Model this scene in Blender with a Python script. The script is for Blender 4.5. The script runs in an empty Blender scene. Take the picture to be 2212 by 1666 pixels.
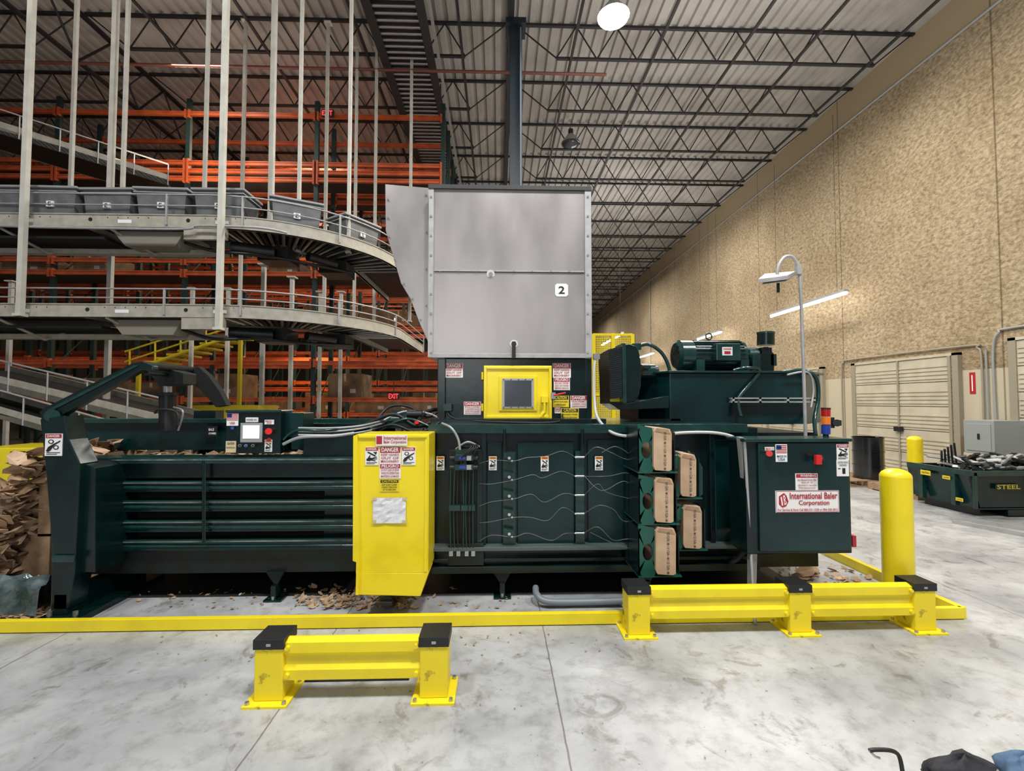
import bpy, math, random
from mathutils import Vector, Matrix, Euler
random.seed(7)
F=980.0; CH=1.6
RC=Euler((math.radians(90+2.05),0,math.radians(-1.7))).to_matrix()
sc=bpy.context.scene
cam=bpy.data.cameras.new('camera'); co=bpy.data.objects.new('camera',cam); sc.collection.objects.link(co)
cam.sensor_width=36; cam.lens=F*36/2212; cam.clip_start=0.05; cam.clip_end=200
co.location=(0,0,CH); co.rotation_euler=RC.to_euler(); sc.camera=co
def ray(u,v): return RC@Vector(((u-1106)/F,(833-v)/F,-1))
def p3(u,v,d):
    r=ray(u,v); return Vector((0,0,CH))+r*(d/r.y)
def gp(u,v,z=0):
    r=ray(u,v); return Vector((0,0,CH))+r*((z-CH)/r.z)
def wp(u,v,X=8.9):
    r=ray(u,v); return Vector((0,0,CH))+r*(X/r.x)
# ---------- materials
MC={}
def mat(name,c,rough=.5,metal=0,c2=None,ns=8,bump=0,bs=40,emit=0,coat=0,lo=.35,hi=.65,stretch=None,rough2=None):
    if name in MC: return MC[name]
    m=bpy.data.materials.new(name); m.use_nodes=True; nt=m.node_tree; N=nt.nodes; L=nt.links
    b=N['Principled BSDF']; b.inputs['Base Color'].default_value=(*c,1); b.inputs['Roughness'].default_value=rough
    b.inputs['Metallic'].default_value=metal
    if coat: b.inputs['Coat Weight'].default_value=coat; b.inputs['Coat Roughness'].default_value=.12
    if emit: b.inputs['Emission Color'].default_value=(*c,1); b.inputs['Emission Strength'].default_value=emit
    if c2 or bump:
        tc=N.new('ShaderNodeTexCoord'); mp=N.new('ShaderNodeMapping'); L.new(tc.outputs['Object'],mp.inputs[0])
        if stretch: mp.inputs['Scale'].default_value=stretch
    if c2:
        n=N.new('ShaderNodeTexNoise'); n.inputs['Scale'].default_value=ns; n.inputs['Detail'].default_value=6
        L.new(mp.outputs[0],n.inputs['Vector'])
        r=N.new('ShaderNodeValToRGB'); r.color_ramp.elements[0].position=lo; r.color_ramp.elements[1].position=hi
        r.color_ramp.elements[0].color=(*c2,1); r.color_ramp.elements[1].color=(*c,1)
        L.new(n.outputs['Fac'],r.inputs[0]); L.new(r.outputs[0],b.inputs['Base Color'])
        if rough2 is not None:
            k=N.new('ShaderNodeMapRange'); k.inputs[1].default_value=lo;k.inputs[2].default_value=hi;k.inputs[3].default_value=rough2;k.inputs[4].default_value=rough
            L.new(n.outputs['Fac'],k.inputs[0]); L.new(k.outputs[0],b.inputs['Roughness'])
    if bump:
        n2=N.new('ShaderNodeTexNoise'); n2.inputs['Scale'].default_value=bs; n2.inputs['Detail'].default_value=5
        L.new(mp.outputs[0],n2.inputs['Vector'])
        bp=N.new('ShaderNodeBump'); bp.inputs['Strength'].default_value=bump; bp.inputs['Distance'].default_value=.02
        L.new(n2.outputs['Fac'],bp.inputs['Height']); L.new(bp.outputs[0],b.inputs['Normal'])
    MC[name]=m; return m
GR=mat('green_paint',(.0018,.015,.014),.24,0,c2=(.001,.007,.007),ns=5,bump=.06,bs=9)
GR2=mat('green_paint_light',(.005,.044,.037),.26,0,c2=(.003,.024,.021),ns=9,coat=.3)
GRP=mat('green_paint_panel',(.0035,.030,.030),.22,0,c2=(.0018,.015,.016),ns=2)
GRD=mat('green_paint_dirty',(.003,.014,.012),.45,0,c2=(.005,.005,.0045),ns=6,lo=.4,hi=.6)
YE=mat('yellow_paint',(.88,.70,.010),.36,0,c2=(.76,.58,.012),ns=4,lo=.25,hi=.5,coat=.2)
YED=mat('yellow_paint_worn',(.86,.68,.015),.42,0,c2=(.26,.18,.02),ns=10,lo=.33,hi=.39)
BK=mat('black_plastic',(.012,.012,.013),.4)
DK=mat('dark_void',(.003,.004,.004),.85)
GV=mat('galvanised_sheet',(.46,.43,.41),.42,.6,c2=(.34,.315,.305),ns=1.8,bump=.05,bs=2.2,lo=.28,hi=.72,stretch=(1.8,1,.7),rough2=.32)
GVL=mat('galvanised_light',(.46,.455,.45),.5,.35,c2=(.38,.375,.37),ns=12)
ST=mat('steel_bare',(.5,.5,.5),.32,.85)
WIRE=mat('wire_dark',(.26,.25,.235),.4,.6)
CD=mat('conduit_grey',(.38,.39,.385),.42,.3)
BG=mat('conveyor_beige',(.42,.39,.32),.5,0,c2=(.33,.305,.25),ns=10)
RW=mat('hanger_white',(.58,.56,.49),.5,0,c2=(.47,.45,.39),ns=6)
OR=mat('rack_orange',(.52,.095,.022),.45,0,c2=(.36,.060,.016),ns=6)
RG=mat('rack_green',(.006,.025,.022),.5)
CB=mat('cardboard',(.46,.30,.175),.85,0,c2=(.32,.20,.11),ns=14,bump=.1,bs=30)
CB2=mat('cardboard_light',(.56,.39,.255),.8,0,c2=(.47,.315,.195),ns=10)
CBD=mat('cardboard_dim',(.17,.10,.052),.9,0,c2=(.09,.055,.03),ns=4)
WH=mat('white_label',(.82,.82,.80),.45); PAPER=mat('paper_white',(.80,.80,.80),.7,0,c2=(.64,.64,.67),ns=20,bump=.2,bs=25)
RED=mat('red_print',(.42,.02,.03),.4); REDB=mat('red_button',(.65,.02,.02),.3)
INK=mat('black_print',(.01,.01,.01),.5); ORG=mat('orange_print',(.85,.30,.03),.5); BLU=mat('blue_print',(.02,.06,.35),.4)
SY=mat('sticker_yellow',(.80,.62,.02),.5)
TOTE=mat('tote_grey',(.155,.16,.16),.42,0,c2=(.105,.11,.11),ns=8); TOTEL=mat('tote_rim',(.27,.275,.275),.4)
JO=mat('joist_grey',(.018,.018,.020),.6)
RUB=mat('rubber_black',(.012,.012,.012),.5)
GLASS=mat('window_dark',(.07,.08,.09),.15,.2)
SCR=mat('screen_lit',(.75,.80,.75),.3,emit=.4)
LAMP=mat('lamp_glow',(1,.97,.92),.4,emit=18); LAMPH=mat('high_bay_glow',(1,.98,.94),.4,emit=60); LAMPW=mat('warm_lamp_glow',(1,.75,.35),.4,emit=12)
EXR=mat('exit_red',(1,.03,.04),.4,emit=2.5)
AMB=mat('amber_lens',(.8,.20,.02),.2); REDL=mat('red_lens',(.4,.01,.01),.2); BLL=mat('blue_lens',(.02,.05,.3),.2)
DOORM=mat('door_beige',(.56,.51,.40),.5,0,c2=(.46,.415,.315),ns=3)
BARR=mat('barrel_black',(.008,.009,.012),.2,coat=.6)
WOOD=mat('pallet_wood',(.40,.27,.16),.8,0,c2=(.28,.18,.10),ns=8,stretch=(1,6,1))
DENIM=mat('denim_blue',(.10,.17,.27),.9,0,c2=(.07,.12,.2),ns=30); BAGM=mat('bag_black',(.02,.02,.024),.8,0,bump=.4,bs=30)
PLAST=mat('plastic_wrap',(.17,.21,.21),.12,0,c2=(.02,.045,.045),ns=7,bump=.8,bs=10)
BRN=mat('shelf_dark',(.035,.027,.02),.8,0,c2=(.018,.014,.011),ns=3)
FRG=mat('grey_box',(.30,.33,.32),.5)
PRT=mat('faded_print',(.10,.07,.05),.7)
# ---------- mesh builder
def spl(pts,n=8):
    pts=[Vector(p) for p in pts]; P=[pts[0]]+pts+[pts[-1]]; out=[]
    for i in range(1,len(P)-2):
        a,b,c,d=P[i-1:i+3]
        for k in range(n):
            t=k/n; out.append(.5*((2*b)+(c-a)*t+(2*a-5*b+4*c-d)*t*t+(3*b-a-3*c+d)*t**3))
    out.append(pts[-1]); return out
class MB:
    def __init__(s): s.v=[];s.f=[];s.m=[];s.s=[];s.mats=[]
    def mi(s,m):
        if m not in s.mats: s.mats.append(m)
        return s.mats.index(m)
    def add(s,vs,fs,m,sm=False):
        o=len(s.v); s.v+= [Vector(v) for v in vs]; k=s.mi(m)
        for f in fs: s.f.append([i+o for i in f]); s.m.append(k); s.s.append(sm)
    def box(s,x0,x1,y0,y1,z0,z1,m,M=None):
        vs=[Vector((x,y,z)) for x in (x0,x1) for y in (y0,y1) for z in (z0,z1)]
        if M: vs=[M@v for v in vs]
        s.add(vs,[(0,1,3,2),(4,6,7,5),(0,4,5,1),(2,3,7,6),(0,2,6,4),(1,5,7,3)],m); return s
    def pb(s,u0,v0,u1,v1,d0,d1,m):
        um=(u0+u1)/2; vm=(v0+v1)/2
        return s.box(p3(u0,vm,d0).x,p3(u1,vm,d0).x,d0,d1,p3(um,v1,d0).z,p3(um,v0,d0).z,m)
    def prism(s,pts,vec,m):
        pts=[Vector(p) for p in pts]; vec=Vector(vec); n=len(pts)
        s.add(pts+[p+vec for p in pts],[tuple(range(n)),tuple(range(2*n-1,n-1,-1))]+[(i,i+n,(i+1)%n+n,(i+1)%n) for i in range(n)],m); return s
    def pp(s,px,d0,d1,m): return s.prism([p3(u,v,d0) for u,v in px],(0,d1-d0,0),m)
    def cyl(s,a,b,r,m,r2=None,n=16,sm=True):
        a=Vector(a);b=Vector(b); r2=r if r2 is None else r2; d=(b-a).normalized()
        t=Vector((0,0,1)) if abs(d.z)<.9 else Vector((1,0,0)); e=d.cross(t).normalized(); g=d.cross(e)
        vs=[]
        for c,rr in ((a,r),(b,r2)):
            for i in range(n):
                w=2*math.pi*i/n; vs.append(c+e*math.cos(w)*rr+g*math.sin(w)*rr)
        s.add(vs,[(i,(i+1)%n,(i+1)%n+n,i+n) for i in range(n)],m,sm)
        s.add(vs[:n],[tuple(range(n-1,-1,-1))],m); s.add(vs[n:],[tuple(range(n))],m); return s
    def pc(s,a,b,r,m,**k): return s.cyl(p3(*a),p3(*b),r,m,**k)
    def tube(s,pts,r,m,n=8):
        pts=[Vector(p) for p in pts]; vs=[]; e=None
        for i,p in enumerate(pts):
            d=(pts[min(i+1,len(pts)-1)]-pts[max(i-1,0)]).normalized()
            if e is None: e=d.cross(Vector((0,0,1)) if abs(d.z)<.9 else Vector((1,0,0))).normalized()
            else:
                e=e-d*e.dot(d); e.normalize()
            g=d.cross(e)
            for k in range(n):
                w=2*math.pi*k/n; vs.append(p+e*math.cos(w)*r+g*math.sin(w)*r)
        fs=[(i*n+k,i*n+(k+1)%n,(i+1)*n+(k+1)%n,(i+1)*n+k) for i in range(len(pts)-1) for k in range(n)]
        s.add(vs,fs,m,True); s.add(vs[:n],[tuple(range(n))],m); s.add(vs[-n:],[tuple(range(n))],m); return s
    def pt(s,px,r,m,n=8,k=8,smooth=True):
        P=[p3(*p) for p in px]; return s.tube(spl(P,k) if smooth and len(P)>2 else P,r,m,n)
    def sph(s,c,r,m,sc=(1,1,1),n=12,h=8,half=False):
        c=Vector(c);vs=[]
        for i in range(h+1):
            a=(math.pi/2 if half else math.pi)*i/h
            for k in range(n):
                w=2*math.pi*k/n; vs.append(c+Vector((r*sc[0]*math.sin(a)*math.cos(w),r*sc[1]*math.sin(a)*math.sin(w),r*sc[2]*math.cos(a))))
        s.add(vs,[(i*n+k,(i+1)*n+k,(i+1)*n+(k+1)%n,i*n+(k+1)%n) for i in range(h) for k in range(n)],m,True); return s
    def sweep(s,path,off,w,z0,z1,m):
        vs=[];n=len(path)
        for i,p in enumerate(path):
            p=Vector(p); d=(Vector(path[min(i+1,n-1)])-Vector(path[max(i-1,0)])); d.z=0; d.normalize(); q=Vector((-d.y,d.x,0))
            for o,z in ((off-w/2,z0),(off+w/2,z0),(off+w/2,z1),(off-w/2,z1)): vs.append(p+q*o+Vector((0,0,z)))
        fs=[(i*4+k,i*4+(k+1)%4,(i+1)*4+(k+1)%4,(i+1)*4+k) for i in range(n-1) for k in range(4)]
        s.add(vs,fs+[(0,1,2,3),tuple(4*(n-1)+k for k in range(4))],m); return s
    def text(s,t,cx,y,cz,w,h,m,rot=0,M=None):
        vs,fs=TXT(t); x0=min(v[0] for v in vs);x1=max(v[0] for v in vs);y0=min(v[1] for v in vs);y1=max(v[1] for v in vs)
        sx=w/(x1-x0); sy=h/(y1-y0); o=[]
        for v in vs:
            a=(v[0]-(x0+x1)/2)*sx; b=(v[1]-(y0+y1)/2)*sy
            if rot: a,b=(b,-a) if rot<0 else (-b,a)
            q=Vector((cx+a,y,cz+b)); o.append(M@q if M else q)
        s.add(o,fs,m); return s
TC={}
def TXT(t):
    if t in TC: return TC[t]
    c=bpy.data.curves.new('t','FONT'); c.body=t; c.size=1; c.offset=.018; c.resolution_u=3
    o=bpy.data.objects.new('t',c); me=o.to_mesh()
    r=([tuple(v.co) for v in me.vertices],[tuple(p.vertices) for p in me.polygons]); o.to_mesh_clear()
    bpy.data.objects.remove(o); bpy.data.curves.remove(c); TC[t]=r; return r
WO={}
def build(mb,name,parent=None,label=None,cat=None,group=None,kind=None,bevel=0,base=None):
    lo=Vector([min(v[i] for v in mb.v) for i in range(3)]); hi=Vector([max(v[i] for v in mb.v) for i in range(3)])
    o=Vector(base) if base else Vector(((lo.x+hi.x)/2,(lo.y+hi.y)/2,lo.z))
    me=bpy.data.meshes.new(name); me.from_pydata([v-o for v in mb.v],[],mb.f)
    for m in mb.mats: me.materials.append(m)
    me.polygons.foreach_set('material_index',mb.m); me.polygons.foreach_set('use_smooth',mb.s); me.update()
    import bmesh; bm=bmesh.new(); bm.from_mesh(me); bmesh.ops.recalc_face_normals(bm,faces=[f for f in bm.faces if len(f.edges[0].link_faces)>1]); bm.to_mesh(me); bm.free()
    ob=bpy.data.objects.new(name,me); sc.collection.objects.link(ob)
    if parent: ob.parent=parent; ob.location=o-WO[parent.name]
    else: ob.location=o
    WO[ob.name]=o
    tag(ob,label,cat,group,kind)
    if bevel:
        b=ob.modifiers.new('bevel','BEVEL'); b.width=bevel; b.segments=2; b.limit_method='ANGLE'
    return ob
def tag(ob,label=None,cat=None,group=None,kind=None):
    if label: ob['label']=label
    if cat: ob['category']=cat
    if group: ob['group']=group
    if kind: ob['kind']=kind
def empty(name,loc,label,cat,group=None,parent=None):
    e=bpy.data.objects.new(name,None); e.empty_display_size=.1; sc.collection.objects.link(e)
    if parent: e.parent=parent; e.location=Vector(loc)-WO[parent.name]
    else: e.location=loc
    WO[e.name]=Vector(loc)
    tag(e,label,cat,group); return e
def dup(ob,delta=(0,0,0),rz=0,parent=None):
    n=ob.copy(); sc.collection.objects.link(n)
    if parent: n.parent=parent
    else:
        n.location=ob.location+Vector(delta); n.rotation_euler.z+=rz
    WO[n.name]=WO[ob.name]+Vector(delta)
    for c in [c for c in bpy.data.objects if c.parent==ob and c!=n]: dup(c,parent=n)
    return n
def sticker(parent,u0,v0,u1,v1,d,bg,texts=(),rects=(),name='warning_sticker',label=None,polys=()):
    mb=MB(); um=(u0+u1)/2;vm=(v0+v1)/2
    x0=p3(u0,vm,d).x;x1=p3(u1,vm,d).x;z0=p3(um,v1,d).z;z1=p3(um,v0,d).z
    W=x1-x0;H=z1-z0
    mb.box(x0,x1,d-.003,d+.001,z0,z1,bg)
    for a0,b0,a1,b1,m in rects: mb.box(x0+a0*W,x0+a1*W,d-.0042,d-.002,z1-b1*H,z1-b0*H,m)
    for pts,m,lay in polys: mb.add([(x0+a*W,d-.0045-.0004*lay,z1-b*H) for a,b in pts],[tuple(range(len(pts)))],m)
    for t,a0,b0,a1,b1,m in texts: mb.text(t,x0+(a0+a1)/2*W,d-.0062,z1-(b0+b1)/2*H,(a1-a0)*W,(b1-b0)*H,m)
    return build(mb,name,parent,label)
def danger(parent,u0,v0,u1,v1,d,lines,hdr='DANGER',hh=.3,c=RED):
    T=[(hdr,.1,.05,.9,hh*.85,WH)]; n=len(lines); st=(1-hh-.06)/n
    for i,l in enumerate(lines): T.append((l,.08,hh+.04+i*st,.92,hh+.04+i*st+st*.68,c))
    return sticker(parent,u0,v0,u1,v1,d,WH,T,[(.03,.02,.97,hh,c)],label='white sticker with red danger heading')
def pinch(parent,u0,v0,u1,v1,d,top=ORG,var=0):
    polys=[]
    if var==0:
        polys+= [([(.10,.66),(.28,.56),(.5,.60),(.52,.70),(.34,.78),(.12,.76)],INK,0),
                 ([(.48,.60),(.86,.52),(.88,.57),(.5,.65)],INK,0),([(.5,.645),(.9,.62),(.9,.67),(.5,.69)],INK,0),([(.48,.69),(.8,.74),(.78,.79),(.44,.74)],INK,0),
                 ([(.22,.57),(.36,.44),(.42,.47),(.32,.60)],INK,0),([(.14,.30),(.24,.25),(.80,.46),(.74,.53)],INK,0),([(.60,.27),(.90,.27),(.80,.43)],INK,0)]
    else:
        for cx,cy in ((.36,.36),(.66,.62)):
            polys.append(([(cx+.17*math.cos(k*math.pi/7),cy+.10*math.sin(k*math.pi/7)) for k in range(14)],INK,0))
            polys.append(([(cx+.10*math.cos(k*math.pi/7),cy+.06*math.sin(k*math.pi/7)) for k in range(14)],WH,1))
        polys+= [([(.08,.78),(.2,.60),(.5,.46),(.9,.30),(.92,.35),(.56,.52),(.34,.76),(.2,.82)],INK,2)]
    return sticker(parent,u0,v0,u1,v1,d,WH,[('DANGER' if top==RED else 'WARNING',.14,.05,.86,.16,WH if top==RED else INK)],[(.04,.02,.96,.2,top),(.10,.84,.9,.87,INK),(.10,.91,.72,.94,INK)],label='white sticker with black hand crush symbol',polys=polys)
# ---------- room shell
WX=8.9; CZ=9.5
def nodemat(name):
    m=bpy.data.materials.new(name); m.use_nodes=True; return m,m.node_tree.nodes,m.node_tree.links
def floor_mat():
    m,N,L=nodemat('concrete_floor'); b=N['Principled BSDF']
    g=N.new('ShaderNodeNewGeometry')
    def noise(s,d=8,rg=.6,dist=0):
        n=N.new('ShaderNodeTexNoise'); n.inputs['Scale'].default_value=s; n.inputs['Detail'].default_value=d; n.inputs['Roughness'].default_value=rg; n.inputs['Distortion'].default_value=dist; L.new(g.outputs['Position'],n.inputs['Vector']); return n
    def ramp(n,p0,c0,p1,c1):
        r=N.new('ShaderNodeValToRGB'); r.color_ramp.elements[0].position=p0;r.color_ramp.elements[0].color=(*c0,1); r.color_ramp.elements[1].position=p1;r.color_ramp.elements[1].color=(*c1,1); L.new(n.outputs[0],r.inputs[0]); return r
    def mul(a,b2,f):
        mx=N.new('ShaderNodeMix'); mx.data_type='RGBA'; mx.blend_type='MULTIPLY'; mx.inputs[0].default_value=f; L.new(a,mx.inputs[6]); L.new(b2,mx.inputs[7]); return mx.outputs[2]
    n1=noise(1.0,8,.6,.4); r1=ramp(n1,.36,(.28,.285,.29),.62,(.49,.495,.49))
    n2=noise(7,10,.72); r2=ramp(n2,.32,(.55,.52,.47),.52,(1,1,1))
    n4=noise(3.2,9,.65,1.5); r4=ramp(n4,.34,(.50,.45,.38),.42,(1,1,1))
    n5=noise(28,3,.5); r5=ramp(n5,.25,(.30,.28,.26),.30,(1,1,1))
    c=mul(r1.outputs[0],r2.outputs[0],.7); c=mul(c,r4.outputs[0],.7); c=mul(c,r5.outputs[0],.7)
    sx=N.new('ShaderNodeSeparateXYZ'); L.new(g.outputs['Position'],sx.inputs[0]); n3=noise(6,4); last=None
    wob=N.new('ShaderNodeMath'); wob.operation='MULTIPLY_ADD'; wob.inputs[1].default_value=.014; L.new(n3.outputs[0],wob.inputs[0]); L.new(sx.outputs[0],wob.inputs[2])
    for ax,vals in ((wob,(.325,-1.13,-2.98,3.9,6.3)),(sx,(7.6,13.5,19.5))):
        for x in vals:
            a=N.new('ShaderNodeMath');a.operation='SUBTRACT'; L.new(ax.outputs[0] if ax is wob else sx.outputs[1],a.inputs[0]); a.inputs[1].default_value=x
            c1=N.new('ShaderNodeMath');c1.operation='ABSOLUTE'; L.new(a.outputs[0],c1.inputs[0])
            e=N.new('ShaderNodeMath');e.operation='LESS_THAN'; e.inputs[1].default_value=.0045; L.new(c1.outputs[0],e.inputs[0])
            if last:
                k=N.new('ShaderNodeMath');k.operation='MAXIMUM';L.new(last.outputs[0],k.inputs[0]);L.new(e.outputs[0],k.inputs[1]);last=k
            else: last=e
    m2=N.new('ShaderNodeMix'); m2.data_type='RGBA'; m2.inputs[7].default_value=(.13,.115,.10,1)
    k=N.new('ShaderNodeMath');k.operation='MULTIPLY';k.inputs[1].default_value=.8;L.new(last.outputs[0],k.inputs[0])
    L.new(k.outputs[0],m2.inputs[0]); L.new(c,m2.inputs[6]); L.new(m2.outputs[2],b.inputs['Base Color'])
    rr=N.new('ShaderNodeMapRange'); rr.inputs[3].default_value=.20; rr.inputs[4].default_value=.48; L.new(n1.outputs[0],rr.inputs[0]); L.new(rr.outputs[0],b.inputs['Roughness'])
    bp=N.new('ShaderNodeBump'); bp.inputs['Strength'].default_value=.08; L.new(n2.outputs[0],bp.inputs['Height']); L.new(bp.outputs[0],b.inputs['Normal'])
    return m
def wall_mat():
    m,N,L=nodemat('textured_tan_wall'); b=N['Principled BSDF']; b.inputs['Roughness'].default_value=.9
    g=N.new('ShaderNodeNewGeometry'); mp=N.new('ShaderNodeMapping'); mp.inputs['Scale'].default_value=(1,1.0,1.6); L.new(g.outputs['Position'],mp.inputs[0])
    n=N.new('ShaderNodeTexNoise'); n.inputs['Scale'].default_value=11; n.inputs['Detail'].default_value=8; n.inputs['Roughness'].default_value=.72; n.inputs['Distortion'].default_value=.3; L.new(mp.outputs[0],n.inputs[0])
    n2=N.new('ShaderNodeTexNoise'); n2.inputs['Scale'].default_value=.7; n2.inputs['Detail'].default_value=4; L.new(g.outputs['Position'],n2.inputs[0])
    r=N.new('ShaderNodeValToRGB'); r.color_ramp.elements[0].position=.34; r.color_ramp.elements[0].color=(.21,.150,.083,1); r.color_ramp.elements[1].position=.60; r.color_ramp.elements[1].color=(.54,.43,.28,1); L.new(n.outputs['Fac'],r.inputs[0])
    r2=N.new('ShaderNodeValToRGB'); r2.color_ramp.elements[0].position=.35; r2.color_ramp.elements[0].color=(.82,.79,.74,1); r2.color_ramp.elements[1].position=.6; r2.color_ramp.elements[1].color=(1,1,1,1); L.new(n2.outputs['Fac'],r2.inputs[0])
    mm=N.new('ShaderNodeMix'); mm.data_type='RGBA'; mm.blend_type='MULTIPLY'; mm.inputs[0].default_value=1; L.new(r.outputs[0],mm.inputs[6]); L.new(r2.outputs[0],mm.inputs[7])
    sx=N.new('ShaderNodeSeparateXYZ'); L.new(g.outputs['Position'],sx.inputs[0])
    def mth(op,a,bv):
        k=N.new('ShaderNodeMath'); k.operation=op; L.new(a,k.inputs[0])
        if hasattr(bv,'links'): L.new(bv,k.inputs[1])
        else: k.inputs[1].default_value=bv
        return k.outputs[0]
    def mixc(f,a,col,mul=False):
        k=N.new('ShaderNodeMix'); k.data_type='RGBA'; L.new(f,k.inputs[0]); L.new(a,k.inputs[6]); k.inputs[7].default_value=(*col,1)
        if mul: k.blend_type='MULTIPLY'
        return k.outputs[2]
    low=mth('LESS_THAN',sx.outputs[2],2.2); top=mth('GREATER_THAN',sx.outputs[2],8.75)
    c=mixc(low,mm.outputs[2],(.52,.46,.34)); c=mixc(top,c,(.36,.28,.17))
    j=mth('MODULO',mth('ADD',sx.outputs[1],3.4+37),3.7); j=mth('LESS_THAN',j,.03); c=mixc(j,c,(.5,.47,.43),True)
    L.new(c,b.inputs['Base Color'])
    bp=N.new('ShaderNodeBump'); bp.inputs['Distance'].default_value=.035
    s=mth('MULTIPLY',mth('SUBTRACT',low,1.0),-.8); s2=mth('MAXIMUM',mth('SUBTRACT',s,top),0.0); L.new(s2,bp.inputs['Strength']); L.new(n.outputs['Fac'],bp.inputs['Height']); L.new(bp.outputs[0],b.inputs['Normal'])
    return m
def ceil_mat(): return mat('deck_paint',(.44,.415,.385),.6,0,c2=(.34,.32,.295),ns=1.2)
build(MB().box(-26,WX+.2,-4,48,-.1,0,floor_mat()),'floor',label='pale grey polished concrete floor with joints',kind='structure',base=(0,0,0))
wm=wall_mat()
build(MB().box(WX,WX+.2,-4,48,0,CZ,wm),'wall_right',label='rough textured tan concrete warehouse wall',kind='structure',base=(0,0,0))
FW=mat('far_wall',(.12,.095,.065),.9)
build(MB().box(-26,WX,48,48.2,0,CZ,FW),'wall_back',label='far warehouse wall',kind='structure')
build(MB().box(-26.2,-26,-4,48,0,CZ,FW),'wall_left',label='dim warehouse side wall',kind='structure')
mb=MB(); x=-26; prof=[]
while x<WX:
    prof+=[(x,0),(x+.11,0),(x+.135,.06),(x+.215,.06)]; x+=.24
prof.append((WX,0)); n=len(prof)
vs=[(a,-4,CZ+b) for a,b in prof]+[(a,48,CZ+b) for a,b in prof]
mb.add(vs,[(i,i+1,i+1+n,i+n) for i in range(n-1)],ceil_mat()); mb.box(-26,WX+.2,-4,48,CZ+.12,CZ+.2,ceil_mat())
build(mb,'ceiling',label='corrugated pale steel roof deck',kind='structure',base=(0,0,CZ))
# ---------- roof joists
def truss(L,H,n,ax,r=.015,cut=.0,w=.032):
    mb=MB()
    def P(a,z): return (a,0,z) if ax=='x' else (0,a,z)
    def bx(a0,a1,z0,z1):
        if ax=='x': mb.box(a0,a1,-w,w,z0,z1,JO)
        else: mb.box(-w,w,a0,a1,z0,z1,JO)
    bx(0,L,H-.05,H); bx(cut,L-cut,0,.04)
    s=(L-2*cut)/n
    for i in range(n):
        a=cut+i*s; mb.cyl(P(a,.03),P(a+s/2,H-.03),r,JO,n=6); mb.cyl(P(a+s/2,H-.03),P(a+s,.03),r,JO,n=6)
    if cut: mb.cyl(P(cut,.03),P(.05,H-.03),r,JO,n=6); mb.cyl(P(L-cut,.03),P(L-.05,H-.03),r,JO,n=6)
    return mb
j0=build(truss(8.6,.75,8,'x',cut=.9),'roof_joist',label='dark grey open web steel roof joist',cat='roof joist',group='roof joists under the deck',base=(0,0,0))
j0.location=(.3,2.4,CZ-.75)
for bx in (.3,-8.4,-17.1):
    for k in range(27):
        if bx==.3 and k==0: continue
        j=j0.copy(); sc.collection.objects.link(j); j.location=(bx,2.4+k*1.7,CZ-.75)
for gx in (.22,-8.48):
    g=build(truss(46,1.05,30,'y',.024,w=.05),'girder_truss',label='dark steel girder truss carrying joists',cat='girder',base=(0,0,0)); g.location=(gx,1.5,CZ-1.06)
for gx in (-6.5,-4.7,-2.7,-.75,1.5,3.2,4.9,6.2,7.8):
    build(MB().box(gx-.026,gx+.026,1.5,47.5,CZ-.785,CZ-.75,JO),'joist_bridging',label='dark steel bridging bar running under joists',cat='bridging bar',group='bridging bars under the joists')
mb=MB(); x=p3(1114,200,8).x; CG=mat('column_navy',(.006,.014,.022),.4)
mb.box(x-.11,x+.11,7.9,7.92,0,CZ-1.1,CG); mb.box(x-.11,x+.11,8.1,8.12,0,CZ-1.1,CG); mb.box(x-.012,x+.012,7.92,8.1,0,CZ-1.1,CG); mb.box(x-.2,x+.2,7.8,8.2,0,.03,CG)
mb.box(x+.07,x+.10,7.87,7.9,0,CZ-1.2,mat('conduit_dark',(.10,.12,.14),.4))
mb.box(x-.18,x+.18,7.82,8.2,CZ-1.16,CZ-1.06,CG)
build(mb,'steel_column',label='near-black navy steel I-beam building column',cat='column')
def highbay(x,y,z,glow=True,label='round high bay lamp glowing bright white',R=.24):
    e=empty('high_bay_lamp',(x,y,z),label,'lamp','high bay ceiling lamps')
    build(MB().cyl((x,y,z),(x,y,z+.25),R,GVL,r2=.09,n=20),'lamp_shade',e)
    build(MB().cyl((x,y,z-.03),(x,y,z),R-.02,LAMPH if glow else GLASS,n=24).sph((x,y,z-.03),R-.05,LAMPH if glow else GLASS,(1,1,-.45),n=20,h=5,half=True),'lamp_lens',e)
    build(MB().cyl((x,y,z+.25),(x,y,CZ-.78),.01,JO,n=6).cyl((x,y,z+.25),(x,y,z+.40),.07,JO),'hanger',e)
q=p3(1325,36,7.4); highbay(q.x,q.y,q.z,R=.27)
q=p3(1233,310,12.5); highbay(q.x,q.y,q.z,False,'unlit grey round high bay lamp',R=.28)
def strip(X,y0,y1,z):
    e=empty('strip_light',(X,(y0+y1)/2,z),'long glowing white fluorescent strip light','lamp','fluorescent strip lights along the wall')
    build(MB().box(X-.06,X+.06,y0,y1,z+.03,z+.09,GVL),'housing',e)
    ym=(y0+y1)/2
    build(MB().cyl((X,y0,z),(X,ym-.04,z),.035,LAMP,n=10).cyl((X,ym+.04,z),(X,y1,z),.035,LAMP,n=10),'tube',e)
    for yy in (y0+.3,y1-.3): build(MB().cyl((X,yy,z+.09),(X,yy,CZ-.75),.004,JO,n=5),'hanger_cable',e)
for X,a,b in ((8.3,10.5,13.5),(8.3,16.6,18.6),(8.3,24,27.5),(4.75,17.2,20.6)): strip(X,a,b,4.2)
def pipe(pts,r,name='wall_conduit',label='thin grey electrical conduit on the wall',m=CD,cat='conduit'):
    return build(MB().tube(pts,r,m),name,label=label,cat=cat)
X=WX-.035
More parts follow.
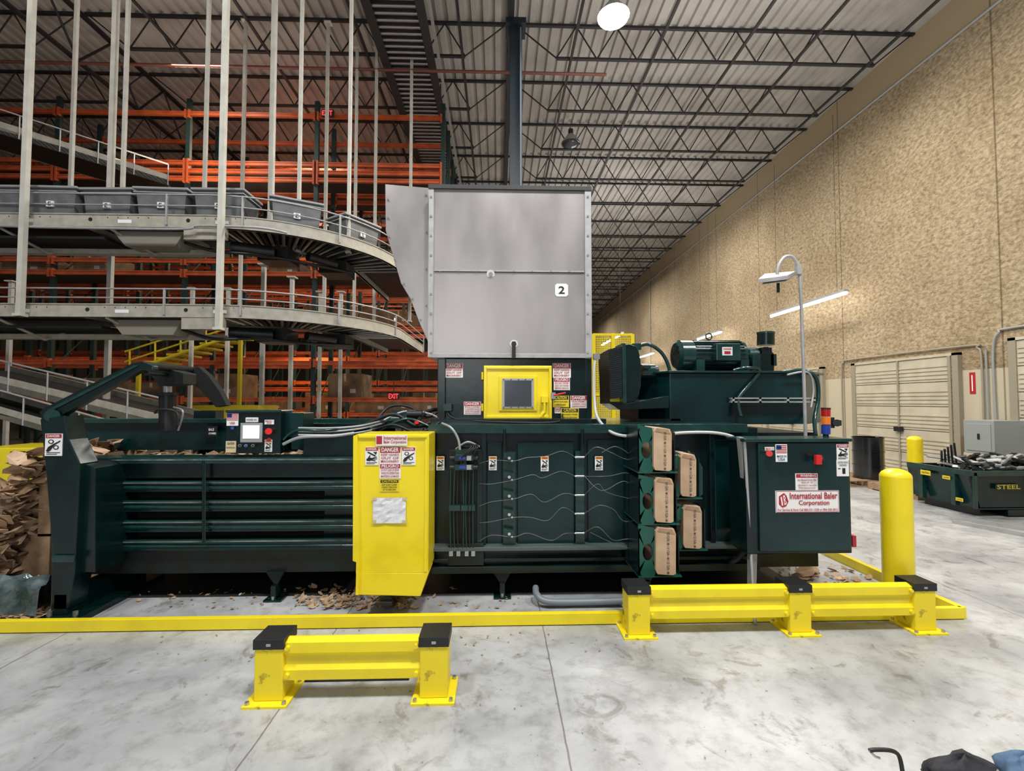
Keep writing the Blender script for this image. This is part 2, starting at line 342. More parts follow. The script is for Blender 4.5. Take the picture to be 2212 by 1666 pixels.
CT=mat('conduit_tan',(.30,.27,.20),.5)
pipe([(X,3,8.7),(X,47,8.7)],.028)
a=wp(1404,600);b=wp(1404,845); pipe([(X,a.y,a.z),(X,a.y,b.z)],.022)
pipe(spl([(X,11.45,0.4),(X,11.45,2.35),(X,11.38,2.60),(X,11.15,2.66),(X,8.35,2.66),(X,8.12,2.6),(X,8.05,2.35),(X,8.05,.9)],6),.018,m=CT)
pipe(spl([(X,7.85,1.3),(X,7.85,2.5),(X,7.75,2.82),(X,7.5,2.88),(X,5.5,2.88)],6),.020)
pipe([(X,7.97,1.1),(X,7.97,2.55)],.014)
def dock(i,y0,y1,z1):
    d=MB(); n=int(z1/.42)
    for k in range(n):
        z=k*z1/n; d.box(WX-.07,WX-.02,y0,y1,z+.008,z+z1/n-.008,DOORM)
        for t in (.06,.14,.22,.30): d.box(WX-.085,WX-.07,y0+.02,y1-.02,z+t,z+t+.035,DOORM)
    d.box(WX-.04,WX-.015,y0,y1,0,z1,CT)
    ob=build(d,'door_%d'%i,label='beige ribbed sectional dock door',kind='structure')
    f=MB()
    for a in (y0-.12,y1): f.box(WX-.09,WX,a,a+.12,0,z1+.05,CT)
    f.box(WX-.09,WX,y0-.12,y1+.12,z1,z1+.05,DOORM)
    f.box(WX-.1,WX-.085,y0+.02,y0+.08,.0,z1,CT); f.box(WX-.13,WX-.085,(y0+y1)/2-.1,(y0+y1)/2+.1,.95,1.05,BK)
    f.box(WX-.1,WX-.085,(y0+y1)/2-.02,(y0+y1)/2+.02,0,z1,CT)
    build(f,'door_frame',ob)
dock(1,8.55,10.95,2.5); dock(2,12.2,14.6,2.5); dock(3,5.0,7.45,2.65)
build(MB().box(WX-.01,WX,8.20,8.30,1.75,2.15,RED).box(WX-.013,WX-.01,8.24,8.26,1.8,2.1,WH),'wall_sign',label='narrow red and white vertical safety sign',cat='sign')
# ---------- guards
def guard(xs,yf,label,name='guard_rail'):
    w=.15; H=.335
    e=empty(name,((xs[0]+xs[-1])/2,yf,0),label,'guard rail')
    for x in xs:
        p=empty('guard_post',(x,yf+w/2,0),None,None,parent=e)
        build(MB().box(x-w/2,x+w/2,yf,yf+w,.012,H-.045,YED),'post_tube',p,bevel=.006)
        c=MB().box(x-w/2-.006,x+w/2+.006,yf-.006,yf+w+.006,H-.052,H,RUB)
        c.box(x-.012,x+.012,yf-.0075,yf-.005,H-.036,H-.022,CD)
        build(c,'post_cap',p,'black rubber cap',bevel=.014)
        build(MB().box(x-.115,x+.115,yf-.045,yf+.19,0,.012,YED),'base_plate',p)
        for a in (-.095,.095):
            for c2 in (-.025,.17): build(MB().cyl((x+a,yf+c2,.012),(x+a,yf+c2,.028),.011,ST,n=6),'anchor_bolt',p,'steel anchor bolt')
    for a,b in zip(xs[:-1],xs[1:]):
        x0=a+w/2-.01;x1=b-w/2+.01; y=yf+w*.34
        o=[(.0,.095),(-.038,.112),(-.040,.165),(-.024,.188),(-.024,.232),(-.040,.255),(-.038,.308),(.0,.322)]
        m=MB(); vs=[]
        for xx in (x0,x1): vs+=[(xx,y+p,z) for p,z in o]+[(xx,y+p+.012,z) for p,z in o]
        fs=[]
        for i in range(7):
            fs+=[(i,i+1,i+17,i+16),(i+8,i+24,i+25,i+9),(i,i+8,i+9,i+1),(i+16,i+17,i+25,i+24)]
        fs+=[(0,16,24,8),(7,15,31,23)]
        m.add(vs,fs,YE)
        for xx in (x0+.03,x1-.03):
            for z in (.14,.285): m.cyl((xx,y-.055,z),(xx,y-.03,z),.012,YE,n=8)
        build(m,'rail_beam',e)
gx=lambda u,v,d:p3(u,v,d).x
guard([gx(580,1430,2.50),gx(938,1430,2.52)],2.50,'short yellow steel guard rail with black capped posts, scuffed')
guard([gx(1381,1330,3.12),gx(1730,1330,3.12),gx(2000,1320,3.12)],3.12,'long yellow steel guard rail with three black capped posts')
def bollard(u,vb,vt,r,d,label):
    x=p3(u,vb,d).x; zt=p3(u,vt,d).z
    m=MB().cyl((x,d,0),(x,d,zt-r*.6),r,YE,n=28); m.sph((x,d,zt-r*.6),r,YE,(1,1,.6),n=28,h=6,half=True)
    build(m,'bollard',label=label,cat='bollard')
bollard(1944,1345,1012,.1,3.42,'tall yellow rounded steel bollard behind the guard rail')
bollard(1979,1050,942,.12,8.5,'yellow bollard beside the dock door')
mb=MB(); mb.box(-6,3.42,3.29,3.33,0,.085,YE); mb.box(-6,3.42,3.29,3.37,0,.01,YE)
xr=3.40; mb.box(xr,xr+.05,3.3,6.2,0,.085,YE)
build(mb,'floor_curb',label='yellow steel angle curb bolted around the baler',cat='curb',bevel=.003)
# ---------- BALER
B=empty('horizontal_baler',(-.3,4.4,0),'large dark green horizontal cardboard baler with metal feed hopper','baler')
YF=3.75; YB=5.25
def z_(v,d=YF): return p3(1106,v,d).z
def x_(u,d=YF,v=1080): return p3(u,v,d).x
mb=MB()
mb.pb(925,925,1640,1235,YF+.06,YB,GR)
build(mb,'body_shell',B,bevel=.006)
mb=MB(); mb.pb(925,917,1615,936,YF-.02,YB,GR2); mb.pb(925,1181,1612,1189,YF-.06,YF+.1,mat('green_ledge_pale',(.08,.105,.095),.35)); mb.pb(925,1222,1625,1237,YF-.03,YF+.2,GR); mb.pb(925,1205,1620,1212,YF-.01,YF+.1,GR)  # the ledge is paler than the green around it
for u in (1040,1375,1535): mb.pb(u,936,u+10,1182,YF,YF+.07,GR)
mb.pb(1640,1195,1768,1225,YF+.1,YB,GR); mb.pb(1625,935,1765,1195,YF+.2,YB,GR)
build(mb,'body_frame',B,bevel=.003)
for a in ((1118,955,1240,1180,.03),(1270,950,1372,1180,.035),(1052,955,1085,1180,.04),(1545,950,1600,1180,.04)): build(MB().pb(*a[:4],YF+a[4],YF+.07,GRP),'side_panel',B,bevel=.004)
for u in (1090,1258): build(MB().pc((u,928,YF-.02),(u,960,YF-.02),.012,GR,n=10).pb(u-3,935,u+3,985,YF-.02,YF+.05,GR),'hinge_pin',B)
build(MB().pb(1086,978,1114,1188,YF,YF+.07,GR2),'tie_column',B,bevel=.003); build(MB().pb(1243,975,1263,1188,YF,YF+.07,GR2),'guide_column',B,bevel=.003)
R=lambda s:random.uniform(-s,s)
for v in (990,1031,1072,1112,1154):
    m=MB().pp([(1088,v-12),(1110,v-8),(1112,v+8),(1104,v+14),(1100,v+3),(1088,v)],YF-.06,YF,GR2); m.pc((1100,v,YF-.08),(1100,v,YF),.012,CD,n=10); m.pc((1106,v+6,YF-.075),(1106,v+6,YF),.008,CD,n=8)
    build(m,'tie_bracket',B)
    build(MB().pc((1243,v-2,YF-.03),(1262,v-2,YF-.03),.009,ST,n=10).pc((1243,v-2,YF),(1243,v-2,YF-.05),.006,ST,n=8),'wire_guide',B,'chrome guide pin')
    w=MB().pt([(1262,v-2,YF-.03),(1290+R(8),v-14+R(14),YF-.12),(1318+R(8),v+R(14),YF-.12),(1350+R(8),v+6+R(16),YF-.1),(1392,v+12+R(6),YF-.12)],.0024,WIRE,n=5)
    build(w,'bale_wire',B,'thin loose steel tie wire')
    w=MB().pt([(1243,v-2,YF-.03),(1215+R(8),v-4+R(12),YF-.06),(1180+R(10),v+6+R(12),YF-.05),(1145+R(8),v+R(8),YF-.05),(1110,v+6,YF-.07),(1060+R(8),v+12+R(10),YF-.05),(1035,v+16+R(8),YF-.03)],.0018,WIRE,n=5)
    build(w,'bale_wire',B,'thin loose steel tie wire')
for px in ([(1300,978,YF-.1),(1330,965,YF-.12),(1365,985,YF-.1),(1395,1010,YF-.1)],[(1275,1150,YF-.1),(1320,1172,YF-.1),(1360,1185,YF-.1),(1390,1180,YF-.1)],[(1262,1028,YF-.05),(1300,1060,YF-.1),(1350,1040,YF-.1),(1385,1075,YF-.1)]):
    build(MB().pt(px,.0022,WIRE,n=5),'bale_wire',B,'thin loose steel tie wire')
mb=MB().pb(970,972,1040,1218,YF+.0,YF+.06,GRD); mb.pb(968,1175,1045,1222,YF-.05,YF,GRD); mb.pb(1030,975,1042,1180,YF-.03,YF,GR)
build(mb,'valve_plate',B,bevel=.003)
mb=MB()
for i,u in enumerate((974,982,990,1000,1008,1015,1022)):
    mb.pt([(u,1015,YF-.07-.01*(i%2)),(u+random.uniform(-3,3),1100,YF-.07),(u,1200,YF-.05)],.007,(GR2,GR2,RUB)[i%3])
    if i%2==0: mb.pb(u-4,1193,u+4,1202,YF-.08,YF-.02,CD)
    mb.pb(u-4,1092,u+4,1104,YF-.09,YF-.02,GR2)
mb.pt([(955,915,YF-.0),(975,925,YF-.08),(990,950,YF-.08),(995,985,YF-.08)],.010,CD)
mb.pt([(985,970,YF-.05),(1010,955,YF-.1),(1035,965,YF-.05)],.008,CD)
for i in range(4): mb.pt([(985+i*9,1010,YF-.06),(1000+i*9,985-i*4,YF-.13),(1018+i*5,965,YF-.11),(1005+i*6,958,YF-.05)],.006,RUB)
build(mb,'hydraulic_line',B,'green and grey hydraulic tubes')
mb=MB()
for v in (990,1010):
    mb.pb(982,v-6,1022,v+6,YF-.12,YF,GR2); mb.pb(992,v-3,1006,v+3,YF-.124,YF-.12,BLU); mb.pb(1008,v-5,1018,v+5,YF-.126,YF-.12,CD); mb.pc((972,v,YF-.08),(982,v,YF-.08),.02,BK); mb.pc((1022,v,YF-.08),(1032,v,YF-.08),.02,BK)
mb.pb(985,972,1020,984,YF-.09,YF,GR2); mb.pb(994,996,1008,1004,YF-.09,YF,BK)
build(mb,'solenoid_valve',B,'green and blue valve block')
mb=MB()
mb.pb(175,1000,768,1238,YF+.16,YF+.22,DK)
mb.box(x_(175),x_(768),YB-.1,YB,z_(1238),p3(400,910,5.0).z,GR)
mb.pb(175,1000,234,1190,YF,YF+.18,GR); mb.pb(175,1000,768,1033,YF+.03,YF+.18,GR); mb.pb(175,1188,768,1238,YF+.05,YF+.3,GRD)
mb.pb(170,989,768,1002,YF-.02,YF+.2,GR2); mb.pb(205,1183,768,1190,YF-.0,YF+.1,GR)
mb.pb(700,1002,768,1190,YF+.10,YF+.18,GR)
mb.box(x_(175),x_(768),YF+.1,YB,z_(1236)-.02,z_(1236)+.02,GRD)
mb.pb(222,1030,236,1185,YF-.02,YF+.1,GR2)
build(mb,'bale_chamber',B,bevel=.005)
LIP=mat('slat_highlight',(.34,.37,.36),.22,.5,c2=(.05,.08,.075),ns=6)  # pale colour paints the highlights along the chamber and slat edges
build(MB().pb(180,992,766,995,YF-.024,YF-.018,LIP),'chamber_edge_highlight',B,'pale strip painting the highlight on the edge')
for v0,v1 in ((1041,1062),(1083,1105),(1126,1149),(1168,1186)):
    m=MB().pb(236,v0,765,v1,YF+.02,YF+.17,GRP); m.pb(236,v0-2,765,v0+5,YF+.005,YF+.03,GR2); m.pb(240,v0+1,760,v0+3.5,YF+.001,YF+.03,LIP)
    m.pt([(236,v0+12,YF+.03),(500,v0+12,YF+.03),(765,v0+12,YF+.03)],.022,GR2,n=12,smooth=False); build(m,'chamber_slat',B,bevel=.003)
build(MB().pc((439,995,YF-.02),(439,1172,YF-.02),.009,GR,n=8).pc((443,995,YF-.02),(443,1172,YF-.02),.005,GR2,n=6),'strap_rod',B)
mb=MB(); d=4.55
mb.pb(145,908,800,972,d,d+.08,GRP); mb.pb(145,905,800,914,d-.05,d+.1,GR2)
build(mb,'chamber_back_wall',B,bevel=.004)
mb=MB(); mb.pb(655,940,930,992,YF+.05,YF+.5,GR); mb.pb(640,915,930,925,YF+.5,YB,GR)
build(mb,'chamber_top_plate',B,bevel=.004)
mb=MB()
for i in range(460):
    x=random.uniform(x_(190),x_(650)); y=random.uniform(YF+.26,4.5); z=z_(1000)+random.uniform(-.05,.02)
    M=Matrix.Translation((x,y,z))@Euler((random.uniform(-.5,.5),random.uniform(-.5,.5),random.uniform(0,3))).to_matrix().to_4x4()
    a=random.uniform(.015,.05); mb.box(-a,a,-a*.5,a*.5,-.003,.003,random.choice((CB,CB2,CBD)),M)
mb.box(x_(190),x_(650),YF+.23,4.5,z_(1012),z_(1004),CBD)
build(mb,'compressed_cardboard',label='compressed brown cardboard filling the bale chamber',cat='cardboard',kind='stuff')
mb=MB(); mb.pp([(86,905),(138,898),(148,950),(172,1002),(168,1100),(160,1240),(146,1318),(108,1318),(112,1190),(98,1010)],3.45,3.61,GR); mb.pp([(160,1000),(182,1002),(205,1010),(205,1238),(164,1238)],3.50,3.9,GR)
mb.pp([(110,1200),(160,1200),(158,1216),(110,1216)],3.43,3.45,GR2)
build(mb,'end_frame',B,bevel=.008)
mb=MB(); mb.box(p3(78,1320,3.4).x,p3(168,1320,3.4).x,3.40,4.25,0,.05,GR); mb.box(p3(100,1320,3.4).x,p3(130,1320,3.4).x,3.45,4.2,.05,.20,GR)
for u in (95,152): x=p3(u,1325,3.4).x; mb.cyl((x,3.44,.05),(x,3.44,.08),.018,ST,n=6)
build(mb,'frame_foot',B,bevel=.005)
xe=p3(130,1000,3.5).x
build(MB().box(xe-.12,xe+.12,YB-.1,YB+.06,0,1.5,GR),'rear_end_frame',B,bevel=.006)
mb=MB()
mb.pp([(84,890),(98,880),(286,784),(308,781),(330,790),(330,799),(304,800),(136,896),(126,908),(92,912)],3.5,3.56,GR)
mb.pp([(100,886),(288,789),(300,789),(108,890)],3.49,3.50,GR2)  # lighter strip paints the highlight along the arm
mb.pc((112,898,3.46),(112,898,3.64),.045,GR2,n=16)
build(mb,'tension_arm',B,bevel=.006)
mb=MB(); mb.pp([(396,800),(428,792),(450,812),(474,845),(490,876),(466,880),(436,846),(408,818)],4.5,4.58,DK)
mb.tube([p3(312,790,3.55),p3(420,800,4.6)],.032,GRD,n=12); mb.tube([p3(316,806,3.6),p3(405,814,4.55)],.018,GRD,n=10)
mb.pp([(322,795),(372,799),(396,806),(396,830),(345,834),(326,812)],3.98,4.15,GRD)
build(mb,'cross_arm',B,bevel=.004)
mb=MB(); mb.pc((362,850,4.2),(362,930,4.2),.065,BK,n=20); mb.pc((362,826,4.2),(362,852,4.2),.035,ST); mb.pc((362,848,4.2),(362,855,4.2),.08,GRD,n=20)
mb.pt([(335,892,4.1),(345,885,4.05),(380,890,4.05),(385,920,4.05)],.010,RUB); mb.pt([(385,930,4.1),(395,890,4.05),(375,880,4.1)],.008,CD)
build(mb,'hydraulic_cylinder',B,'black hydraulic cylinder')
pinch(B,98,937,135,985,3.448,RED,1)
for u in (598,1088,1400):
    m=MB().pp([(u-24,1236),(u+16,1236),(u+2,1262),(u+2,1288),(u-8,1288),(u-6,1262)],YF+.02,YF+.06,GR); xx=x_(u-3,YF+.04,1290); m.box(xx-.07,xx+.07,YF-.02,YF+.12,0,.015,GR); m.box(xx-.02,xx+.02,YF+.0,YF+.08,.0,z_(1260),GR); m.cyl((xx,YF+.0,.015),(xx,YF+.0,.04),.014,ST,n=6)
    build(m,'support_leg',B)
for u in (700,1250,1600):
    m=MB(); xx=x_(u,4.9); m.box(xx-.06,xx+.06,YB-.15,YB,0,.25,GR); m.box(xx-.09,xx+.09,YB-.18,YB+.03,0,.015,GR); build(m,'support_leg',B)
build(MB().box(x_(175),x_(1760),YB-.05,YB,.0,.25,DK),'rear_skirt',B)
d=3.42
mb=MB().pb(770,938,926,1240,d,d+.33,YE); mb.pp([(770,1238),(926,1238),(908,1289),(772,1286)],d,d+.22,YE)
C=build(mb,'guard_cabinet',B,'yellow steel guard cabinet',bevel=.006)
build(MB().pp([(763,942),(772,938),(776,1180),(774,1286),(768,1286),(770,1215),(762,1212)],d-.02,d+.05,YE),'cabinet_edge',C)
build(MB().pb(774,941,922,946,d-.012,d,YE).pb(917,946,923,1236,d-.006,d,YE),'cabinet_door_lip',C,bevel=.002)
sticker(B,812,940,880,963,d-.012,WH,[('International',.25,.08,.97,.42,RED),('Baler Corporation',.25,.48,.97,.86,RED)],[(.02,.1,.2,.85,RED)],name='maker_label',label='white label with red company lettering')
danger(B,820,965,866,1002,d-.002,['KEEP HANDS','OUT OF','MACHINERY'],hh=.36)
danger(B,820,1002,866,1034,d-.002,['DO NOT CLEAR OR REPAIR','WHILE IN OPERATION','MANTENGA LAS MANOS'],'PELIGRO',hh=.3)
pinch(B,789,966,818,1005,d-.002,RED); pinch(B,868,966,898,1005,d-.002,RED,1)
sticker(B,821,1036,862,1062,d-.002,SY,[('CAUTION',.1,.05,.9,.22,SY),('KEEP GUARD CLOSED',.1,.36,.9,.5,INK),('DURING OPERATION',.1,.58,.9,.7,INK),('OF THIS MACHINE',.15,.78,.85,.9,INK)],[(.03,.03,.97,.27,INK)])
m=MB()
x0=p3(806,1100,d).x;x1=p3(877,1100,d).x;z0=p3(840,1130,d).z;z1=p3(840,1075,d).z
n=8
vs=[(x0+(x1-x0)*i/n, d-.006-.006*random.random(), z0+(z1-z0)*k/n) for k in range(n+1) for i in range(n+1)]
m.add(vs,[(k*(n+1)+i,k*(n+1)+i+1,(k+1)*(n+1)+i+1,(k+1)*(n+1)+i) for k in range(n) for i in range(n)],PAPER)
for (u,v) in ((808,1078),(874,1078),(808,1127),(874,1127)): m.pb(u-5,v-3,u+5,v+3,d-.013,d-.011,mat('tape_tan',(.6,.5,.25),.4))
build(m,'taped_notice',B,'crumpled white paper notice taped on')
build(MB().pc((835,1300,3.5),(835,1300,3.9),.045,RUB,n=12).pc((822,1302,3.46),(848,1302,3.46),.02,RUB),'pipe_stub',B)
for u in (951,1064,1176,1293): pinch(B,u-8,986,u+9,1016 if u!=1176 else 1018,YF+.0 if u!=1176 else YF+.025)
build(MB().pt([(940,1085,YF+.05),(932,1085,YF-.02),(932,1115,YF-.02),(940,1115,YF+.05)],.008,GR2,smooth=False),'handle',B)
d=3.72
H=build(MB().pb(488,889,606,980,d,d+.2,GR).pb(606,892,655,945,d+.08,d+.3,GRP).pb(486,886,608,891,d-.015,d+.2,GR2),'operator_panel',B,'dark green operator control box',bevel=.006)
sticker(H,490,893,515,920,d-.001,WH,[('USA',.3,.66,.75,.88,RED)],[(.02,.02+.1*i,.98,.07+.1*i,RED) for i in range(6)]+[(.02,.02,.45,.32,BLU)],name='flag_sticker',label='sticker with stars and stripes flag')
m=MB().pb(519,914,566,956,d-.012,d,CD); m.pb(524,919,560,948,d-.015,d-.011,SCR); build(m,'touch_screen',H,'lit touch screen in grey bezel',bevel=.003)
sticker(H,531,902,558,912,d-.001,WH,[('POWER ON',.1,.3,.9,.7,INK)],name='name_plate'); sticker(H,572,907,592,917,d-.001,WH,[('EMERGENCY',.1,.1,.9,.4,RED),('STOP',.25,.5,.75,.9,RED)],name='name_plate')
m=MB().pc((580,932,d),(580,932,d-.05),.026,REDB); m.pc((581,950,d),(581,950,d-.01),.016,RED); build(m,'emergency_stop_button',H,'red mushroom stop button')
for u,mt in ((518,BK),(531,BLU),(546,BK)):
    build(MB().pc((u,963,d),(u,963,d-.02),.012,CD).pc((u,963,d-.02),(u,963,d-.03),.009,mt),'push_button',H)
build(MB().pc((502,925,d),(502,925,d-.02),.012,BLU),'push_button',H)
sticker(H,488,953,510,978,d-.001,mat('label_cream',(.6,.5,.3),.6),[('CAUTION',.15,.1,.85,.3,INK),('READ BEFORE USE',.1,.5,.9,.62,INK)]); pinch(H,572,950,588,976,d-.001)
sticker(B,447,921,470,943,4.50,BK,[('BALE',.2,.2,.7,.45,WH),('CHAMBER',.2,.6,.9,.8,WH)],name='name_plate')
mb=MB()
for i,(v0,v1) in enumerate(((925,920),(932,926),(940,934))): mb.pt([(645,v0,YF+.05),(720,v0,YF+.05),(780,v1,YF+.1),(830,v1-12,YF+.3)],.009,CD)
mb.pt([(612,960,YF-.02),(650,945,YF-.05),(720,942,YF-.05),(765,936,YF-.02)],.013,CD)
mb.pt([(612,950,YF),(640,930,YF),(700,930,YF),(790,918,YF+.2)],.011,GR2)
mb.pt([(790,918,4.0),(850,895,4.0),(900,920,4.0),(950,905,4.0)],.016,RUB); mb.pt([(800,925,4.0),(870,890,4.1),(930,895,4.1),(960,915,4.0)],.010,CD); mb.pt([(820,930,3.9),(880,905,3.9),(940,925,3.9),(975,918,3.9)],.012,GR2)
mb.pt([(900,915,3.95),(915,895,4.1),(940,885,4.2),(960,890,4.2)],.018,RUB); mb.pt([(810,912,4.1),(840,880,4.2),(880,878,4.2),(925,900,4.1),(958,880,4.1)],.012,RUB)
mb.pt([(805,930,3.9),(850,918,3.85),(905,935,3.85),(950,912,3.9)],.010,RUB)
build(mb,'hose_bundle',B,'grey and black hoses and conduits')
mb=MB().pc((838,908,4.1),(905,908,4.1),.045,GR2); mb.pb(845,885,880,905,4.1,4.25,GR2); mb.pc((880,895,4.05),(912,895,4.05),.035,BK); mb.pc((800,915,4.15),(838,912,4.15),.03,GRD); mb.pb(835,915,910,926,4.0,4.4,GR); mb.pc((900,916,3.8),(900,910,3.8),.02,REDB,n=10)
build(mb,'hydraulic_manifold',B,bevel=.003)
d=4.05
mb=MB().pb(958,775,1274,908,d,YB,GR); mb.pb(930,905,1310,920,d-.15,YB,GR); mb.pb(945,775,962,905,d-.03,d+.03,GR); mb.pb(1268,775,1278,905,d-.03,d+.03,GR)
build(mb,'feed_box',B,bevel=.005)
D=build(MB().pb(1045,790,1192,905,d-.04,d,YE),'access_door',B,'yellow access door with dark window',bevel=.004)
m=MB().pb(1049,792,1186,797,d-.055,d-.04,YE); m.pb(1049,899,1186,904,d-.055,d-.04,YE); m.pb(1045,792,1051,904,d-.055,d-.04,YE); m.pb(1186,792,1192,904,d-.055,d-.04,YE); m.pb(1078,812,1160,888,d-.05,d-.04,YE); build(m,'door_rim',D,bevel=.003)
m=MB().pb(1085,818,1153,882,d-.058,d-.05,CD); m.pb(1090,822,1148,878,d-.062,d-.058,GLASS)
for u in (1088,1104,1120,1135,1150):
    for v in (820,880): m.pc((u,v,d-.066),(u,v,d-.05),.005,BK,n=6)
build(m,'door_window',D)
build(MB().pc((1176,860,d-.09),(1176,895,d-.09),.012,YE).pb(1170,856,1184,870,d-.1,d-.04,YE).pc((1176,890,d-.09),(1170,897,d-.09),.018,YE),'door_handle',D,bevel=.002)
build(MB().pc((1192,855,d-.05),(1222,849,d-.08),.008,REDB).pb(1190,848,1200,862,d-.06,d,ST),'door_latch',D,'steel latch with red handle')
for v in (812,880): build(MB().pc((1042,v-8,d-.03),(1042,v+8,d-.03),.01,YE),'door_hinge',D)
danger(B,962,785,1000,816,d-.001,['KEEP HANDS','OUT OF','MACHINERY'],hh=.36); danger(B,1194,785,1233,816,d-.001,['KEEP HANDS','OUT OF','MACHINERY'],hh=.36)
danger(B,1196,816,1231,843,d-.001,['DO NOT ENTER','LOCK OUT POWER','BEFORE SERVICE'],'PELIGRO',hh=.33)
danger(B,1002,868,1039,896,d-.001,['FOLLOW','CONFINED SPACE','ENTRY PROCEDURE','BEFORE ENTERING'],hh=.33,c=RED); danger(B,1232,855,1268,882,d-.001,['NON-PERMIT','CONFINED SPACE','HAZARDS PRESENT'],hh=.36)
sticker(B,1194,855,1229,880,d-.001,SY,[('CAUTION',.15,.05,.85,.3,SY),('WATCH YOUR HANDS',.08,.45,.92,.58,INK),('AND FINGERS',.2,.7,.8,.83,INK)],[(.04,.03,.96,.34,INK)])
sticker(B,1212,882,1250,908,d-.052,SY,[('CAUTION',.15,.05,.85,.3,SY),('DISCONNECT POWER',.08,.45,.92,.58,INK),('BEFORE SERVICING',.1,.7,.9,.83,INK)],[(.04,.03,.96,.34,INK)])
danger(B,1198,879,1211,893,d-.002,['STOP'],hh=.4)
m=MB().pb(958,873,975,888,d-.08,d,GR2); m.pt([(965,888,d-.05),(985,905,d-.12),(1080,912,d-.16),(1200,912,d-.16),(1215,895,d-.05)],.008,RUB); build(m,'limit_switch',B)
d=4.0
HP=build(MB().pb(928,404,1272,772,d,5.3,GV),'feed_hopper',B,'brushed galvanised sheet metal feed hopper',bevel=.003)
m=MB().pb(925,402,936,772,d-.012,d+.03,GVL); m.pb(1264,404,1278,772,d-.012,d+.03,GVL); m.pb(925,400,1278,409,d-.02,d+.03,mat('hopper_edge',(.06,.06,.06),.5,.5)); m.pb(928,764,1275,773,d-.01,d+.02,GVL)
for v in range(425,770,42):
    for u in (931,1270): m.pc((u,v,d-.02),(u,v,d),.009,ST,n=8)
build(m,'hopper_flange',HP,bevel=.002)
m=MB().pb(938,584,1262,587,d-.012,d,GVL); m.pb(938,587.2,1262,589,d-.003,d,mat('hopper_edge',(0,0,0)))
for u in range(950,1260,40): m.pc((u,586,d-.018),(u,586,d),.006,ST,n=8)
build(m,'hopper_seam',HP)
build(MB().pc((1060,592,d-.006),(1060,592,d),.036,WH,n=24).pc((1060,592,d-.02),(1060,592,d-.005),.018,CD,n=20),'port_cover',HP)
build(MB().pc((1110,743,d-.006),(1110,743,d),.036,WH,n=24).pc((1110,743,d-.012),(1110,743,d-.005),.022,BK,n=20).pb(1106,738,1114,772,d-.04,d-.012,BK),'pull_rod',HP,'black pull rod through round port')
c=p3(1213,627,d); m=MB(); s=.058; k_=.016
oct_=[(-s+k_,-s),(s-k_,-s),(s,-s+k_),(s,s-k_),(s-k_,s),(-s+k_,s),(-s,s-k_),(-s,-s+k_)]
m.prism([(c.x+a,d-.004,c.z+b) for a,b in oct_],(0,.005,0),WH); m.text('2',c.x,d-.006,c.z,.055,.068,INK); build(m,'number_plate',HP,'white plate with black number 2')
m=MB().pp([(832,398),(926,406),(926,742),(907,700),(886,645),(866,612),(833,498)],d+.12,5.2,GV)
for u,v in ((838,430),(838,470),(840,510),(852,560),(872,612),(890,645),(908,690),(920,420),(920,500),(920,580),(920,660)): m.pc((u,v,d+.105),(u,v,d+.12),.009,ST,n=8)
build(m,'inlet_chute',HP,'angled galvanised side chute',bevel=.003)
d=4.15
mb=MB(); zt=p3(1500,806,d).z; zb=p3(1500,917,d).z
xs=[p3(u,860,d).x for u in (1378,1447,1742)]
xo=p3(1772,860,d+.35).x
mb.prism([(p3(1382,860,d+.3).x,d+.35,zb),(xs[1],d,zb),(xs[2],d,zb),(xo,d+.35,zb),(xo,5.2,zb),(p3(1382,860,d+.3).x,5.2,zb)],(0,0,zt-zb),GRP)
T=build(mb,'oil_tank',B,'dark green hydraulic oil tank',bevel=.008)
m=MB(); a=p3(1382,860,d+.3).x-.03; m.prism([(a,d+.33,zt),(xs[1]-.02,d-.03,zt),(xs[2]+.02,d-.03,zt),(xo+.03,d+.33,zt),(xo+.03,5.23,zt),(a,5.23,zt)],(0,0,.02),GR2); build(m,'tank_lid',T,bevel=.003)
build(MB().pb(1375,905,1470,925,d+.0,d+.2,GR).pb(1440,910,1480,920,d-.1,d+.1,GR),'tank_base',T)
dm=4.4; r=(p3(1500,735,dm).z-p3(1500,801,dm).z)/2; zc=p3(1500,768,dm).z
xa=p3(1458,768,dm).x; xb=p3(1490,768,dm).x; xc=p3(1600,768,dm).x
m=MB(); m.cyl((xa+.03,dm,zc),(xb,dm,zc),r*1.0,GR2,n=28); m.cyl((xa,dm,zc),(xa+.03,dm,zc),r*.8,GR2,r2=r,n=28)
m.cyl((xb,dm,zc),(xc,dm,zc),r*.93,GR2,n=28); m.cyl((xc,dm,zc),(xc+.05,dm,zc),r*.93,GR2,r2=r*.6,n=28)
for k in range(24):
    w=k*math.pi/12; m.box(xb+.01,xc-.03,-.005,.005,r*.9,r*1.0,GR,Matrix.Translation((0,dm,zc))@Matrix.Rotation(w,4,'X'))
for k in range(10):
    w=k*math.pi/5; m.box(xa-.004,xa,-.008,.008,r*.25,r*.75,BK,Matrix.Translation((0,dm,zc))@Matrix.Rotation(w,4,'X'))
m.box(xb,xb+.08,dm-.15,dm+.15,zt+.02,zc-.05,GR2); m.box(xc-.08,xc,dm-.15,dm+.15,zt+.02,zc-.05,GR2)
MO=build(m,'electric_motor',B,'green finned electric motor')
build(MB().pb(1548,742,1600,779,dm-r-.06,dm-r+.08,GR2),'junction_box',MO,bevel=.006)
sticker(MO,1560,750,1582,768,dm-r-.061,WH,[('DANGER',.1,.1,.9,.35,RED)],[(.2,.5,.8,.85,RED)])
lm=MB(); c=p3(1531,727,dm); lm.tube([c+Vector((.03*math.cos(a),0,.03*math.sin(a))) for a in [i*math.pi/8 for i in range(17)]],.008,GR2); lm.cyl(c-Vector((0,0,.03)),c-Vector((0,0,.06)),.012,GR2); build(lm,'lifting_eye',MO)
